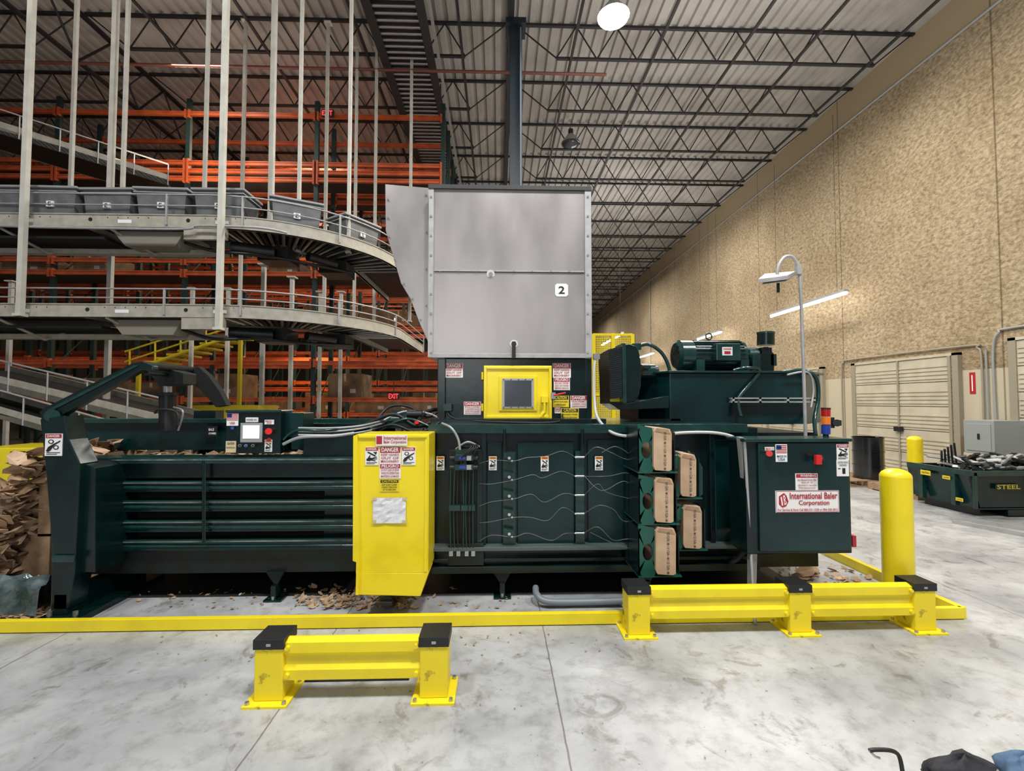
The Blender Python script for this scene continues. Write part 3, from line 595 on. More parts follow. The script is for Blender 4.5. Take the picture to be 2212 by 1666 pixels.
m=MB(); m.cyl((xc+.04,dm,zc-.02),(xc+.14,dm,zc-.02),.10,GR2,n=20); m.cyl((xc+.14,dm,zc-.03),(xc+.30,dm,zc-.03),.07,GR,n=16); m.box(xc+.05,xc+.13,dm-.12,dm+.12,zt+.02,zc,GR2); m.box(xc+.16,xc+.26,dm-.09,dm+.09,zc-.1,zc+.07,GR)
m.pt([(1585,800,4.2),(1610,795,4.15),(1640,800,4.15),(1620,830,4.12),(1595,862,4.1),(1600,900,4.05)],.016,GR2)
build(m,'hydraulic_pump',B,bevel=.003)
m=MB().pc((1654,801,4.35),(1654,750,4.35),.025,GR2); m.pc((1654,746,4.35),(1654,722,4.35),.078,GR,n=24); m.pc((1654,722,4.35),(1654,718,4.35),.082,GR2,n=24); m.pb(1665,765,1678,790,4.3,4.4,GR2); m.pb(1636,764,1672,801,4.3,4.5,GR)
build(m,'breather_filter',B,bevel=.002)
m=MB().pt([(1690,805,4.2),(1730,800,4.15),(1762,815,4.1),(1768,860,4.1),(1760,905,4.05),(1762,940,3.9)],.018,GR2); m.pt([(1700,810,4.1),(1745,805,4.08),(1757,840,4.08),(1752,880,4.05)],.009,CD); build(m,'hydraulic_hose',B)
m=MB(); m.pp([(1338,746),(1360,743),(1372,747),(1380,758),(1384,778),(1385,830),(1380,855),(1370,868),(1352,872),(1336,862)],4.1,4.75,GR)
m.pp([(1344,741),(1352,741),(1354,872),(1346,872)],3.96,4.2,GR2)
build(m,'oil_cooler',B,'green oil cooler housing with rounded shroud',bevel=.006)
m=MB(); a=p3(1314,755,4.05);b=p3(1346,748,3.98);c=p3(1350,858,3.98);e=p3(1318,862,4.05)
m.prism([a,b,c,e],(0.02,.5,0),BK)
for k in range(1,26):
    t=k/26; m.tube([a.lerp(e,t)-Vector((0,.004,0)),b.lerp(c,t)-Vector((0,.004,0))],.002,GR2,n=4)
build(m,'cooler_grille',B)
m=MB().pc((1384,802,4.35),(1412,802,4.35),.07,GR2,n=18); m.pc((1412,802,4.35),(1420,802,4.35),.05,BK,n=18); m.pb(1392,790,1406,796,4.2,4.3,GR2); build(m,'fan_motor',B)
m=MB().pp([(1318,860),(1352,872),(1445,855),(1445,882),(1340,886),(1318,872)],4.08,4.5,GR); m.pb(1318,858,1340,868,4.07,4.08,SY); build(m,'cooler_bracket',B,bevel=.004)
m=MB().pt([(1372,750,4.3),(1400,744,4.3),(1425,758,4.3),(1440,780,4.3),(1448,806,4.3)],.018,GR2); m.pb(1368,742,1385,756,4.25,4.35,GR2); build(m,'cooler_pipe',B)
m=MB()
m.pt([(1288,765,3.98),(1283,800,3.95),(1284,860,3.9),(1292,905,3.8),(1330,938,3.72),(1400,942,3.68),(1480,935,3.68),(1550,936,3.65),(1592,950,3.6),(1605,985,3.5)],.013,mat('flex_grey',(.48,.48,.47),.5),n=10)
m.pb(1283,764,1296,776,3.95,4.0,ST)
build(m,'flexible_conduit',B,'pale grey flexible conduit')
m=MB().pb(1580,859,1762,862,4.08,4.12,GVL); m.pb(1580,867,1762,870,4.08,4.12,GVL)
for u in (1582,1640,1700,1757): m.pb(u,859,u+5,870,4.08,4.12,GVL)
build(m,'strut_channel',B,'galvanised slotted strut')
d=3.34
E=build(MB().pb(1612,952,1838,1197,d,d+.25,GR),'electrical_panel',B,'large dark green electrical enclosure',bevel=.008)
build(MB().pb(1640,957,1835,1192,d-.02,d,GRP).pb(1608,948,1842,955,d-.03,d+.25,GR2),'panel_door',E,bevel=.006)
dd=d-.021
sticker(E,1675,1060,1812,1107,dd,WH,[('International Baler',.22,.08,.97,.38,RED),('Corporation',.36,.44,.84,.72,RED),('For Service & Parts Call 800-231-1328 or 904-358-3812',.03,.82,.97,.93,RED)],[(.01,.01,.99,.03,RED),(.01,.97,.99,.99,RED),(.01,.01,.015,.99,RED),(.985,.01,.99,.99,RED)],name='maker_sign',label='white sign with red company lettering',
 polys=[([(.05,.26),(.13,.10),(.17,.22),(.20,.50),(.16,.72),(.10,.77),(.05,.62)],RED,0),([(.075,.30),(.095,.26),(.115,.66),(.095,.70)],WH,1),([(.115,.22),(.14,.20),(.155,.34),(.145,.42),(.17,.52),(.165,.62),(.135,.66)],WH,1),([(.128,.28),(.14,.28),(.144,.36),(.134,.38)],RED,2),([(.135,.46),(.155,.48),(.155,.56),(.142,.58)],RED,2)])
sticker(E,1718,1023,1766,1059,dd,WH,[('WARNING',.2,.06,.92,.2,WH),('No Person Under the',.08,.33,.92,.44,RED),('Age of 18',.25,.5,.75,.6,RED),('Allowed to Operate',.08,.66,.92,.76,RED),('This Equipment',.12,.82,.88,.92,RED)],[(.03,.03,.97,.25,RED)])
sticker(E,1675,960,1700,998,dd,WH,[('MADE IN',.1,.62,.9,.74,INK),('USA',.2,.78,.8,.93,BLU)],[(.05,.05+.1*i,.95,.1+.1*i,RED) for i in range(5)]+[(.05,.05,.5,.3,BLU)],name='flag_sticker',label='sticker with stars and stripes flag')
build(MB().pc((1769,990,dd),(1769,990,dd-.03),.03,BK,n=20).pc((1769,990,dd-.03),(1769,990,dd-.06),.022,REDB,n=16).pb(1764,984,1776,1004,dd-.08,dd-.05,REDB),'disconnect_switch',E,'red rotary disconnect switch',bevel=.003)
build(MB().pc((1662,980,dd),(1662,980,dd-.02),.022,ST).pc((1662,980,dd-.02),(1662,980,dd-.05),.022,REDB,n=18),'stop_button',E,'red stop button')
sticker(E,1652,966,1672,973,dd,WH,[('EMERGENCY STOP',.05,.2,.95,.8,RED)],name='name_plate')
pinch(E,1807,960,1833,994,dd,RED); sticker(E,1807,994,1833,1029,dd,WH,[('ELECTRIC SHOCK',.08,.08,.92,.2,INK),('HAZARD',.2,.26,.8,.36,INK)],[(.45,.5,.7,.85,INK),(.1,.5,.3,.56,INK)])
build(MB().pb(1842,1158,1850,1182,d+.03,d+.12,RED),'side_plug',E,'small red side tab')
m=MB().pp([(1598,945),(1606,945),(1636,1190),(1634,1268),(1622,1268),(1622,1195)],d+.03,d+.08,GVL); m.tube([p3(1608,948,d),p3(1628,1300,3.36),(p3(1628,1330,3.28).x,3.26,.0)],.011,CD); build(m,'panel_stand',E,'grey slanted steel stand')
build(MB().pt([(1560,1222,3.8),(1590,1210,3.7),(1606,1190,3.65),(1600,1165,3.7)],.02,RUB),'cable_loop',B)
m=empty('stack_light',p3(1784,948,3.5),None,None,parent=B)
build(MB().pc((1784,950,3.5),(1784,938,3.5),.02,BK),'lamp_base',m)
for v0,v1,mt in ((938,918,BLL),(917,901,AMB),(900,884,REDL)): build(MB().pc((1784,v0,3.5),(1784,v1,3.5),.032,mt,n=18),'lens',m)
build(MB().pc((1784,884,3.5),(1784,881,3.5),.034,BK),'lamp_cap',m)
build(MB().pb(1794,902,1803,925,3.75,3.85,BK).pb(1803,908,1818,920,3.75,3.8,BK).pc((1808,914,3.75),(1808,914,3.72),.03,BK),'alarm_horn',B)
m=MB(); m.pt([(1740,946,3.7),(1736,800,3.7),(1729,620,3.7),(1726,580,3.7),(1712,556,3.7),(1695,556,3.7),(1682,575,3.7),(1678,600,3.7)],.013,GVL,n=12); m.pb(1723,570,1732,592,3.68,3.72,GVL)
build(m,'lamp_pole',B,'galvanised gooseneck pole')
m=MB().prism([p3(1638,612,3.55),p3(1702,604,3.55),p3(1720,594,3.85),p3(1652,600,3.85)],(0,0,.035),GVL); m.pc((1681,612,3.7),(1681,632,3.7),.012,BK); m.prism([p3(1646,613,3.57),p3(1698,606,3.57),p3(1712,597,3.83),p3(1656,602,3.83)],(0,0,-.008),FRG)
build(m,'lamp_head',B,'flat grey lamp head',bevel=.003)
def wirebox(u0,v0,u1,v1,gl,d=3.36):
    h=MB()
    x0=p3(gl,(v0+v1)/2,d+.03).x; xm=p3(u0,(v0+v1)/2,d+.03).x+.01; zt=p3(u0,v0+2,d+.03).z; zb=p3(u0,v1+2,d+.03).z
    zc=(zt+zb)/2; xc=(x0+xm)/2; r=.062
    ring=[];out=[];n=24
    for i in range(n):
        a=2*math.pi*i/n; c,s=math.cos(a),math.sin(a); ring.append((xc+min(r*.62,(xm-x0)*.36)*c,zc+r*s))
        k=min(((xm-x0)/2)/abs(c) if abs(c)>1e-6 else 9,((zt-zb)/2)/abs(s) if abs(s)>1e-6 else 9); out.append((xc+k*c,zc+k*s))
    out[3]=(xm,zt);out[9]=(x0,zt);out[15]=(x0,zb);out[21]=(xm,zb)
    GH=mat('holder_green',(.010,.085,.062),.3)
    y=d+.03; vs=[(a,y,b) for a,b in ring]+[(a,y,b) for a,b in out]+[(a,y+.01,b) for a,b in ring]
    h.add(vs,[(i,(i+1)%n,n+(i+1)%n,n+i) for i in range(n)]+[(i,2*n+i,2*n+(i+1)%n,(i+1)%n) for i in range(n)],GH)
    h.box(x0,x0+.008,y,YF,zb,zt,GR); x1=p3(u1,v0,d+.06).x; h.box(x0,x1+.03,y+.0,YF+.05,zb-.01,zb,GH); h.box(x1+.012,x1+.02,y+.02,YF,zb,zt-.03,GR)
    h.box(x0,x1+.03,YF-.10,YF-.09,zb,zt,DK)
    h.prism([(x0,y,zt),(xm,y,zt),(x0,y,zt+.03)],(0,.01,0),GH)
    build(h,'wire_box_holder',B,'green bracket with round opening')
    b=empty('wire_carton',(p3((u0+u1)/2,v1,d).x,d+.15,zb),'brown cardboard carton of baling wire in a green bracket','carton','wire cartons on the baler side')
    m=MB(); m.prism([p3(u0,v0+8,d),p3(u0+6,v0,d),p3(u1-4,v0+3,d),p3(u1,v0+14,d),p3(u1,v1-3,d),p3(u1-6,v1,d),p3(u0+4,v1-2,d),p3(u0,v1-10,d)],(0,.27,0),CB2)
    um=(u0+u1)/2
    for j,(t) in enumerate(('10 GA','11 GA','12 GA')):
        vv=v0+6+(j+.45)*(v1-v0-10)/3; c=p3(um+5,vv,d-.002); m.text(t,c.x,d-.004,c.z,(v1-v0)/3*.55*d/F,.020,PRT,rot=-1)
        c=p3(um+5,vv+(v1-v0)*.15,d-.002); m.box(c.x-.007,c.x+.007,d-.003,d,c.z-.007,c.z+.007,PRT)
    build(m,'carton_body',b)
    m=MB(); m.prism([p3(u0+3,v0+8,d-.001),p3(u0+8,v0+1,d-.001),p3(u1-8,v0+4,d-.001),p3(u1-2,v0+14,d-.001)],(0,-.002,0),CB); build(m,'carton_flap',b)
for a in ((1412,924,1451,1018,1378),(1415,1032,1455,1130,1380),(1417,1140,1460,1243,1379)): wirebox(*a)
for a in ((1470,980,1504,1074,1456),(1476,1092,1516,1186,1460)): wirebox(*a,d=3.5)
build(MB().pp([(1490,975),(1506,990),(1518,1010),(1518,1068),(1506,1076)],3.58,3.62,GR2),'bracket_side',B); build(MB().pp([(1500,1090),(1520,1105),(1518,1180),(1510,1188)],3.58,3.62,GR2),'bracket_side',B)
# ---------- bale, wrap, scraps
mb=MB(); xr0=p3(106,1000,3.85).x
z=.0
while z<1.20:
    for j in range(14):
        y=3.68+j*.085+random.uniform(-.03,.03)
        reach=.05+.27*(1-z/1.2)**.8+random.uniform(-.05,.05)
        M=Matrix.Translation((xr0-reach,y,z+random.uniform(0,.03)))@Euler((random.uniform(-.9,.9),random.uniform(-.7,.9),random.uniform(-.8,.8))).to_matrix().to_4x4()
        L_=random.uniform(.04,.10); q=.045
        pts=[(0,-q,0),(-.03,.0,.015),(0,q,0),(L_,q*1.2,-.01),(L_+.03,0,.02),(L_,-q,0)]
        mb.prism([M@(Vector(p)+Vector((R(.012),R(.012),R(.01)))) for p in pts],(0,0,.004),random.choice((CB,CB2,CB,CBD)))
    z+=.024
mb.prism([(xr0-.26,3.86,.02),(xr0+.02,3.86,.02),(xr0+.02,4.85,.02),(xr0-.26,4.85,.02)],(0,0,.5),CB); mb.prism([(xr0-.08,3.86,.5),(xr0+.02,3.86,.5),(xr0+.02,4.85,.5),(xr0-.08,4.85,.5)],(0,0,.62),CB)
build(mb,'cardboard_bale',label='ragged compressed brown cardboard bale leaving the baler chamber',cat='cardboard bale')
mb=MB(); n=26; vs=[];xL=-5.2;xR=p3(108,1230,3.6).x
for i in range(n+1):
    for k in range(13):
        a=math.pi*k/12; vs.append((xL+(xR-xL)*i/n, 3.62-.10*math.cos(a)+random.uniform(-.015,.015), max(.0,.27*math.sin(a)**.5+random.uniform(-.03,.03))))
mb.add(vs,[(i*13+k,(i+1)*13+k,(i+1)*13+k+1,i*13+k+1) for i in range(n) for k in range(12)],PLAST,False)
build(mb,'plastic_wrap_heap',label='heap of shiny dark grey-teal plastic wrap beside the bale',cat='plastic wrap')
def scraps(regs,name,label):
    mb=MB()
    for u0,u1,v0,v1,cnt,s in regs:
        for i in range(cnt):
            g=gp(random.uniform(u0,u1),random.uniform(v0,v1)); a=random.uniform(.3,1)*s
            M=Matrix.Translation((g.x,g.y,a*.25+.004))@Euler((random.uniform(-.55,.55),random.uniform(-.55,.55),random.uniform(0,6))).to_matrix().to_4x4()
            pts=[M@Vector((a*math.cos(w)*random.uniform(.5,1),a*.6*math.sin(w)*random.uniform(.5,1),0)) for w in (0,1.1,2.2,3.3,4.3,5.3)]
            mb.prism(pts,(0,0,.003),random.choice((CB,CB2,CB,WOOD)))
    build(mb,name,label=label,cat='cardboard scraps',kind='stuff')
scraps([(640,900,1268,1316,230,.045),(700,880,1290,1318,90,.05),(300,640,1275,1318,50,.028),(900,1130,1290,1316,20,.03),(975,990,1270,1285,3,.06)],'cardboard_scrap','torn cardboard scraps littering floor under the baler')
scraps([(-60,105,1295,1338,260,.055)],'cardboard_scrap','torn cardboard scraps on floor beside the bale')
scraps([(1680,1880,1225,1270,60,.06),(1720,1800,1235,1255,5,.16)],'cardboard_scrap','flattened cardboard pieces behind the guard rail')
scraps([(300,1300,1362,1430,45,.012),(700,1700,1450,1640,14,.007),(980,1060,1370,1400,6,.02)],'floor_debris','small cardboard crumbs on the concrete')
build(MB().box(gp(640,1480).x,gp(880,1480).x,2.68,2.72,0,.006,DK),'floor_strip',label='thin dark strip on floor behind guard rail',cat='strip')
build(MB().box(-3.4,2.6,3.85,5.2,0,.004,mat('under_baler_dark',(.018,.018,.017),.5)),'under_baler_shade',label='dark sheet painting the shade under the baler',cat='painted shade')  # flat dark sheet stands in for the shade beneath the machine
build(MB().pt([(1157,1270,3.72),(1160,1285,3.62),(1180,1299,3.57),(1240,1301,3.57),(1345,1298,3.57)],.026,mat('pvc_grey',(.17,.20,.22),.4),n=12),'floor_pipe',label='grey plastic conduit elbow lying on floor',cat='pipe')
# ---------- right background
y0=6.15
xa=6.55; xb=xa+2.0; zt=.62; DE=.95
e=empty('scrap_dumpster',(7.3,6.6,0),'dark green steel dumpster heaped with scrap metal','dumpster')
m=MB()
m.prism([(xa+.1,y0,.12),(xb-.1,y0,.12),(xb,y0,zt),(xa,y0,zt)],(0,.04,0),GR); m.prism([(xa+.1,y0+DE,.12),(xb-.1,y0+DE,.12),(xb,y0+DE,zt),(xa,y0+DE,zt)],(0,.04,0),GR)
m.prism([(xa+.1,y0,.12),(xa,y0,zt),(xa,y0+DE,zt),(xa+.1,y0+DE,.12)],(.03,0,0),GRP); m.box(xa+.1,xb-.1,y0,y0+DE,.1,.14,GR); m.prism([(xb-.1,y0,.12),(xb,y0,zt),(xb,y0+DE,zt),(xb-.1,y0+DE,.12)],(.03,0,0),GR)
m.box(xa-.03,xb+.03,y0-.03,y0+.01,zt-.05,zt+.02,GR2); m.box(xa-.03,xa+.02,y0,y0+DE,zt-.05,zt+.02,GR2)
m.box(xa-.02,xa+.05,y0+.2,y0+.26,.12,zt,GR2); m.box(xa-.02,xa+.05,y0+.7,y0+.76,.12,zt,GR2)
for t in (.02,.8,1.3): m.box(xa+t,xa+t+.05,y0-.03,y0,.12,zt,GR2)
build(m,'dumpster_body',e,bevel=.004)
for t in (.15,1.6): build(MB().box(xa+t,xa+t+.08,y0+.1,y0+.85,.0,.1,GR),'skid_foot',e)
build(MB().box(xa+.5,xa+1.2,y0-.02,y0+DE+.01,.02,.10,GR),'fork_pocket',e)
sticker(e,2150,1046,2206,1058,y0-.035,GR,[('STEEL',.05,.1,.95,.9,mat('stencil_yellow',(.45,.36,.03),.6))],name='painted_word',label='yellow stencilled word STEEL')
MR=Matrix.Rotation(-math.pi/2,4,'Z')
for yy,zz,s in ((y0+.62,.52,.16),(y0+.30,.50,.11),(y0+.12,.22,.10)):
    m=MB(); m.box(xa-.045,xa-.04,yy-s/2,yy+s/2,zz-s*.22,zz+s*.22,SY); m.text('CAUTION',0,0,0,s*.8,s*.2,INK,M=Matrix.Translation((xa-.0465,yy,zz))@MR); build(m,'warning_sticker',e,'small yellow caution sticker')
mb=MB()
for i in range(90):
    M=Matrix.Translation((random.uniform(xa+.3,xb-.3),random.uniform(y0+.2,y0+.75),zt+random.uniform(-.05,.16)))@Euler((random.uniform(-.5,.5),random.uniform(-.5,.5),random.uniform(0,6))).to_matrix().to_4x4()
    a=random.uniform(.06,.28); mb.box(-a,a,-.03,.03,-.015,.015,random.choice((BK,RUB,WH,GVL,FRG,GRD,BK,CD)),M)
mb.box(xa+.12,xb-.12,y0+.06,y0+DE-.05,.3,zt-.08,BK)
for k in range(5): mb.cyl((xa+.2+.06*k,y0+.6,zt-.1),(xa+.1+.05*k,y0+.5,zt+.24+.03*k),.014,BK,n=6)
build(mb,'scrap_metal',label='heap of black and grey scrap metal in the dumpster',cat='scrap metal',kind='stuff')
def pallet(x,y,z=0):
    m=MB()
    for i in range(7): m.box(x-.5,x+.5,y-.5+i*.15,y-.5+i*.15+.1,z+.11,z+.13,WOOD)
    for a in (-.5,-.04,.42): m.box(x+a,x+a+.08,y-.5,y+.5,z+.02,z+.11,WOOD)
    for i in (0,3,6): m.box(x-.5,x+.5,y-.5+i*.15,y-.5+i*.15+.1,z,z+.02,WOOD)
    build(m,'wooden_pallet',label='worn wooden shipping pallet on the floor',cat='pallet')
pallet(6.95,8.85); pallet(7.3,7.72)
def drum(u,y):
    x=p3(u,1000,y).x
    m=MB().cyl((x,y,.13),(x,y,.92),.25,BARR,n=32)
    for z in (.14,.38,.64,.90): m.cyl((x,y,z),(x,y,z+.02),.26,BARR,n=32)
    m.cyl((x+.1,y-.1,.92),(x+.1,y-.1,.935),.03,ST)
    build(m,'oil_drum',label='glossy black steel drum on a pallet',cat='drum')
drum(1876,8.6)
cab=build(MB().box(8.3,8.85,7.35,7.9,0,.7,DOORM),'grey_cabinet',label='grey electrical cabinet on pale plinth against the wall',cat='cabinet',bevel=.01)
build(MB().box(8.3,8.85,7.38,7.88,.7,1.28,FRG).box(8.29,8.3,7.43,7.83,.75,1.22,FRG).box(8.28,8.29,7.6,7.64,.95,1.05,BK),'cabinet_top',cab,bevel=.006)
m=MB().cyl((8.74,8.2,.75),(8.74,8.2,1.1),.06,REDB); m.cyl((8.74,8.2,1.1),(8.74,8.2,1.16),.025,BK); m.box(8.74,8.9,8.17,8.23,.85,.95,ST); m.tube(spl([(8.72,8.2,1.14),(8.66,8.17,1.05),(8.67,8.15,.85)],5),.01,BK); build(m,'fire_extinguisher',label='red fire extinguisher mounted on the wall',cat='fire extinguisher')
for (u0,v0,u1,v1) in ((2060,1130,2240,1164),(2100,1128,2240,1150)):
    mb=MB(); a=gp(u0,v0); b=gp(u1,v1); MM=Matrix.Translation(a)@Matrix.Rotation(math.atan2(b.y-a.y,b.x-a.x),4,'Z'); mb.box(0,(b-a).length,-.04,.04,0,.02,WH,MM); mb.box(0,(b-a).length,-.045,-.035,.0,.05,GVL,MM); build(mb,'metal_strip',label='long pale metal strip lying on floor',cat='metal strip')
e=empty('mesh_fence',p3(1320,900,7.5),'yellow wire mesh safety fence','fence')
xa=p3(1282,800,7.5).x;xb=p3(1366,800,7.5).x;zt=p3(1320,722,7.5).z
m=MB()
for xq in (xa,(xa+xb)/2,xb): m.box(xq-.03,xq+.03,7.47,7.53,0,zt,YE)
for z in (.1,.9,1.7,zt-.03): m.box(xa,xb,7.48,7.52,z,z+.04,YE)
build(m,'fence_frame',e)
m=MB(); k=xa
while k<xb: m.box(k,k+.010,7.498,7.502,.1,zt,YE); k+=.03
k=.1
while k<zt: m.box(xa,xb,7.497,7.503,k,k+.010,YE); k+=.03
build(m,'mesh_panel',e)
# ---------- conveyors
def arc(cx,cy,R,a0,a1,n,z): return [(cx+R*math.cos(a0+(a1-a0)*i/n),cy+R*math.sin(a0+(a1-a0)*i/n),z) for i in range(n+1)]
def conveyor(z,label,yc=5.9,xs=-3.5,W=.72,R=1.55,name='roller_conveyor',rh=.16,gh=.32):
    path=[(-13+i,yc,z) for i in range(int(xs+13)+1)]; path=[p for p in path if p[0]<xs-.1]+[(xs,yc,z)]
    path+=arc(xs,yc+R,R,-math.pi/2,0,16,z)[1:]; path+=[(xs+R,yc+R+.5*k,z) for k in range(1,5)]
    e=empty(name,(xs,yc,z-.3),label,'conveyor')
    h=W/2
    for o in (-h,h):
        m=MB().sweep(path,o,.035,-rh/2,rh/2,BG); m.sweep(path,o,.055,rh/2-.012,rh/2,BG); m.sweep(path,o,.055,-rh/2,-rh/2+.012,BG)
        if o<0:
            x=-9.5
            while x<xs:
                m.cyl((x,yc-h-.018,z+.01),(x,yc-h-.024,z+.01),.022,BK,n=12)
                for k in range(5): m.cyl((x+.2+k*.12,yc-h-.018,z+.035),(x+.2+k*.12,yc-h-.022,z+.035),.006,BK,n=6)
                m.box(x+.32,x+.48,yc-h-.02,yc-h-.017,z-.03,z+.01,WH); x+=1.15
        build(m,'side_rail',e)
    m=MB().sweep(path,0,W-.06,.0,.035,RUB)
    x=-12.5
    while x<xs: m.box(x,x+.06,yc-h,yc+h,z-rh/2,z-rh/2+.05,BG); x+=1.5
    build(m,'belt_bed',e,'dark roller belt bed')
    m=MB()
    for i in range(34):
        a=-math.pi/2+math.pi/2*i/33; c=Vector((xs,yc+R,z-.04)); dv=Vector((math.cos(a),math.sin(a),0)); m.cyl(c+dv*(R-h+.02),c+dv*(R+h-.02),.022,ST if i%2 else BK,n=8)
    build(m,'curve_rollers',e,'steel rollers in the bend')
    m=MB(); vs=[]; n=len(path)
    for i,p in enumerate(path):
        d=Vector(path[min(i+1,n-1)])-Vector(path[max(i-1,0)]); d.normalize(); q=Vector((-d.y,d.x,0)); vs.append(Vector(p)-q*(h+.03)+Vector((0,0,gh)))
    m.tube(vs,.010,GVL,n=6); m.tube([v-Vector((0,0,gh*.42)) for v in vs],.008,GVL,n=6)
    k=3
    while k<len(vs): p=vs[k]; m.box(p.x-.01,p.x+.01,p.y-.01,p.y+.01,z-.05,z+gh+.01,GVL); k+=3 if k<10 else 6
    build(m,'guard_rail',e,'thin galvanised guide rail')
    m=MB()
    for x in (-7.6,-6.0,-4.7): m.tube([(x,yc-h,z-rh/2),(x+.35,yc-.1,z-.32),(x+.35,yc+h,z-rh/2)],.018,BG,n=6)
    m.box(-13,xs,yc-.05,yc+.05,z-.30,z-.24,BG); m.box(xs-.3,xs+.2,yc-h-.02,yc-h+.03,z-.22,z-rh/2,BG)
    build(m,'cross_brace',e)
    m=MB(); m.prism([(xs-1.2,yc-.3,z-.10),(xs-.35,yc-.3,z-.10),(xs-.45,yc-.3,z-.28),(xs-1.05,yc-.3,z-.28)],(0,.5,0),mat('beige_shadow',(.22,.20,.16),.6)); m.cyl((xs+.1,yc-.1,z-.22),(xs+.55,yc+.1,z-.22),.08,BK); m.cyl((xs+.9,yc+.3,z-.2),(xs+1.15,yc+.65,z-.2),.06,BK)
    m.box(xs+.3,xs+.7,yc+.15,yc+.5,z-.30,z-.12,BK); m.box(xs+.85,xs+1.25,yc+.8,yc+1.2,z-.28,z-.1,BK)
    m.tube(spl([(xs-.4,yc-.2,z-.2),(xs,yc-.25,z-.32),(xs+.4,yc,z-.28),(xs+.9,yc+.3,z-.3),(xs+1.3,yc+.9,z-.25)],5),.02,BK); m.box(-13,xs-1.3,yc-.3,yc+.3,z-.2,z-.17,DK)
    build(m,'drive_unit',e,'dark drive motor under the belt')
ZU=p3(200,477,5.54).z; ZL=p3(200,671,5.54).z
conveyor(ZU,'upper curved beige roller conveyor carrying grey totes')
conveyor(ZL,'lower curved beige roller conveyor hanging from rods',gh=.26)
build(MB().pt([(-60,484,5.45),(60,490,5.45),(380,495,5.45),(430,488,5.45),(560,492,5.45),(620,503,5.6)],.016,GVL),'cable_conduit',label='galvanised cable conduit along the upper conveyor',cat='conduit')
def tote():
    e=empty('tote',(0,0,0),'grey plastic tote with attached lid on the conveyor','tote','grey totes on the upper conveyor')
    m=MB(); w,l,h=.295,.20,.39; b=.88
    lo=[(-w*b,-l*b,0),(w*b,-l*b,0),(w*b,l*b,0),(-w*b,l*b,0)]; hi=[(-w,-l,h),(w,-l,h),(w,l,h),(-w,l,h)]
    m.add(lo+hi,[(0,3,2,1),(0,1,5,4),(1,2,6,5),(2,3,7,6),(3,0,4,7)],TOTE)
    build(m,'tote_body',e)
    m=MB().box(-w-.02,w+.02,-l-.02,l+.02,h-.06,h-.042,TOTEL); m.box(-w-.028,w+.028,-l-.028,l+.028,h-.014,h+.014,TOTEL); m.box(-w+.02,w-.02,-l+.02,l-.02,h+.014,h+.032,TOTE); build(m,'tote_lid',e,bevel=.005)
    build(MB().box(-.04,.04,-l-.008,-l+.02,.15,.22,WH).text('E',0,-l-.0095,.185,.035,.05,INK),'tote_label',e,'small white label with letter E')
    return e
t0=tote(); first=True
ztop=ZU+.05
for u,yy,rz in ((0,5.82,0),(118,5.82,.02),(236,5.85,-.03),(354,5.82,.04),(478,5.82,0)):
    x=p3(u,440,5.68).x
    t=t0 if first else dup(t0)
    t.location=(x,yy,ztop); t.rotation_euler.z=rz; first=False
for an,rz in ((-60,.45),(-30,.98)):
    t=dup(t0); a=math.radians(an); t.location=(-3.5+1.58*math.cos(a),5.9+1.55+1.58*math.sin(a),ztop); t.rotation_euler.z=rz
def rod(u,v,d,z0,z1,w,m=RW,sec='hanger_rod'):
    x=p3(u,v,d).x; mb=MB().box(x-w/2,x+w/2,d-w/2,d+w/2,z0,z1,m); mb.box(x-w*.8,x+w*.8,d-w*.8,d+w*.8,z0,z0+.03,m); mb.box(x-w*1.2,x+w*1.2,d-w*1.2,d+w*1.2,z1-.02,z1,m)
    build(mb,sec,label='off-white square steel hanger supporting conveyors',cat='hanger rod',group='conveyor hanger rods')
top=CZ-.76
for u,v,d,z0,w in ((58,300,5.40,ZL-.1,.058),(482,300,5.40,ZL-.25,.058)): rod(u,v,d,z0,top,w)
for u,v in ((160,200),(245,200),(273,150),(447,200),(590,200),(650,200),(757,200)):
    rod(u,v,6.36,ZU-.1,top,.062 if u in (245,590) else .042)
for u,v,d in ((528,200,8.4),(707,200,8.4),(770,250,9.0),(812,300,9.0),(888,300,9.0)): rod(u,v,d,ZU-.6,top,.052)
for u,d in ((232,6.30),(412,8.4),(566,6.9),(628,7.6),(690,8.6),(735,8.6),(18,8.0),(490,8.4)): rod(u,800,d,0,ZU-.1,.055,sec='conveyor_post')
oc=empty('overhead_conveyor',(-1.8,11,8.4),'long overhead roller conveyor hung below the roof','conveyor')
for xx in (-2.28,-1.36): build(MB().box(xx-.035,xx+.035,4.3,20,8.44,8.66,JO).box(xx-.08,xx+.08,4.3,20,8.42,8.44,JO),'side_rail',oc)
OCR=mat('roller_bright',(.42,.42,.42),.22,.8)
m=MB(); y=4.4
while y<20: m.cyl((-2.25,y,8.48),(-1.39,y,8.48),.03,OCR,n=10); y+=.15
m.box(-2.25,-1.39,4.3,20,8.56,8.58,JO)
o=build(m,'roller_bed',oc,'row of galvanised rollers'); o['kind']='stuff'
m=MB(); m.box(-1.24,-1.19,4.3,20,8.52,8.58,CD)
for y in (6,10,14,18):
    for xx in (-2.32,-1.31): m.cyl((xx,y,8.5),(xx,y,top),.015,JO,n=6)
build(m,'guide_rail',oc)
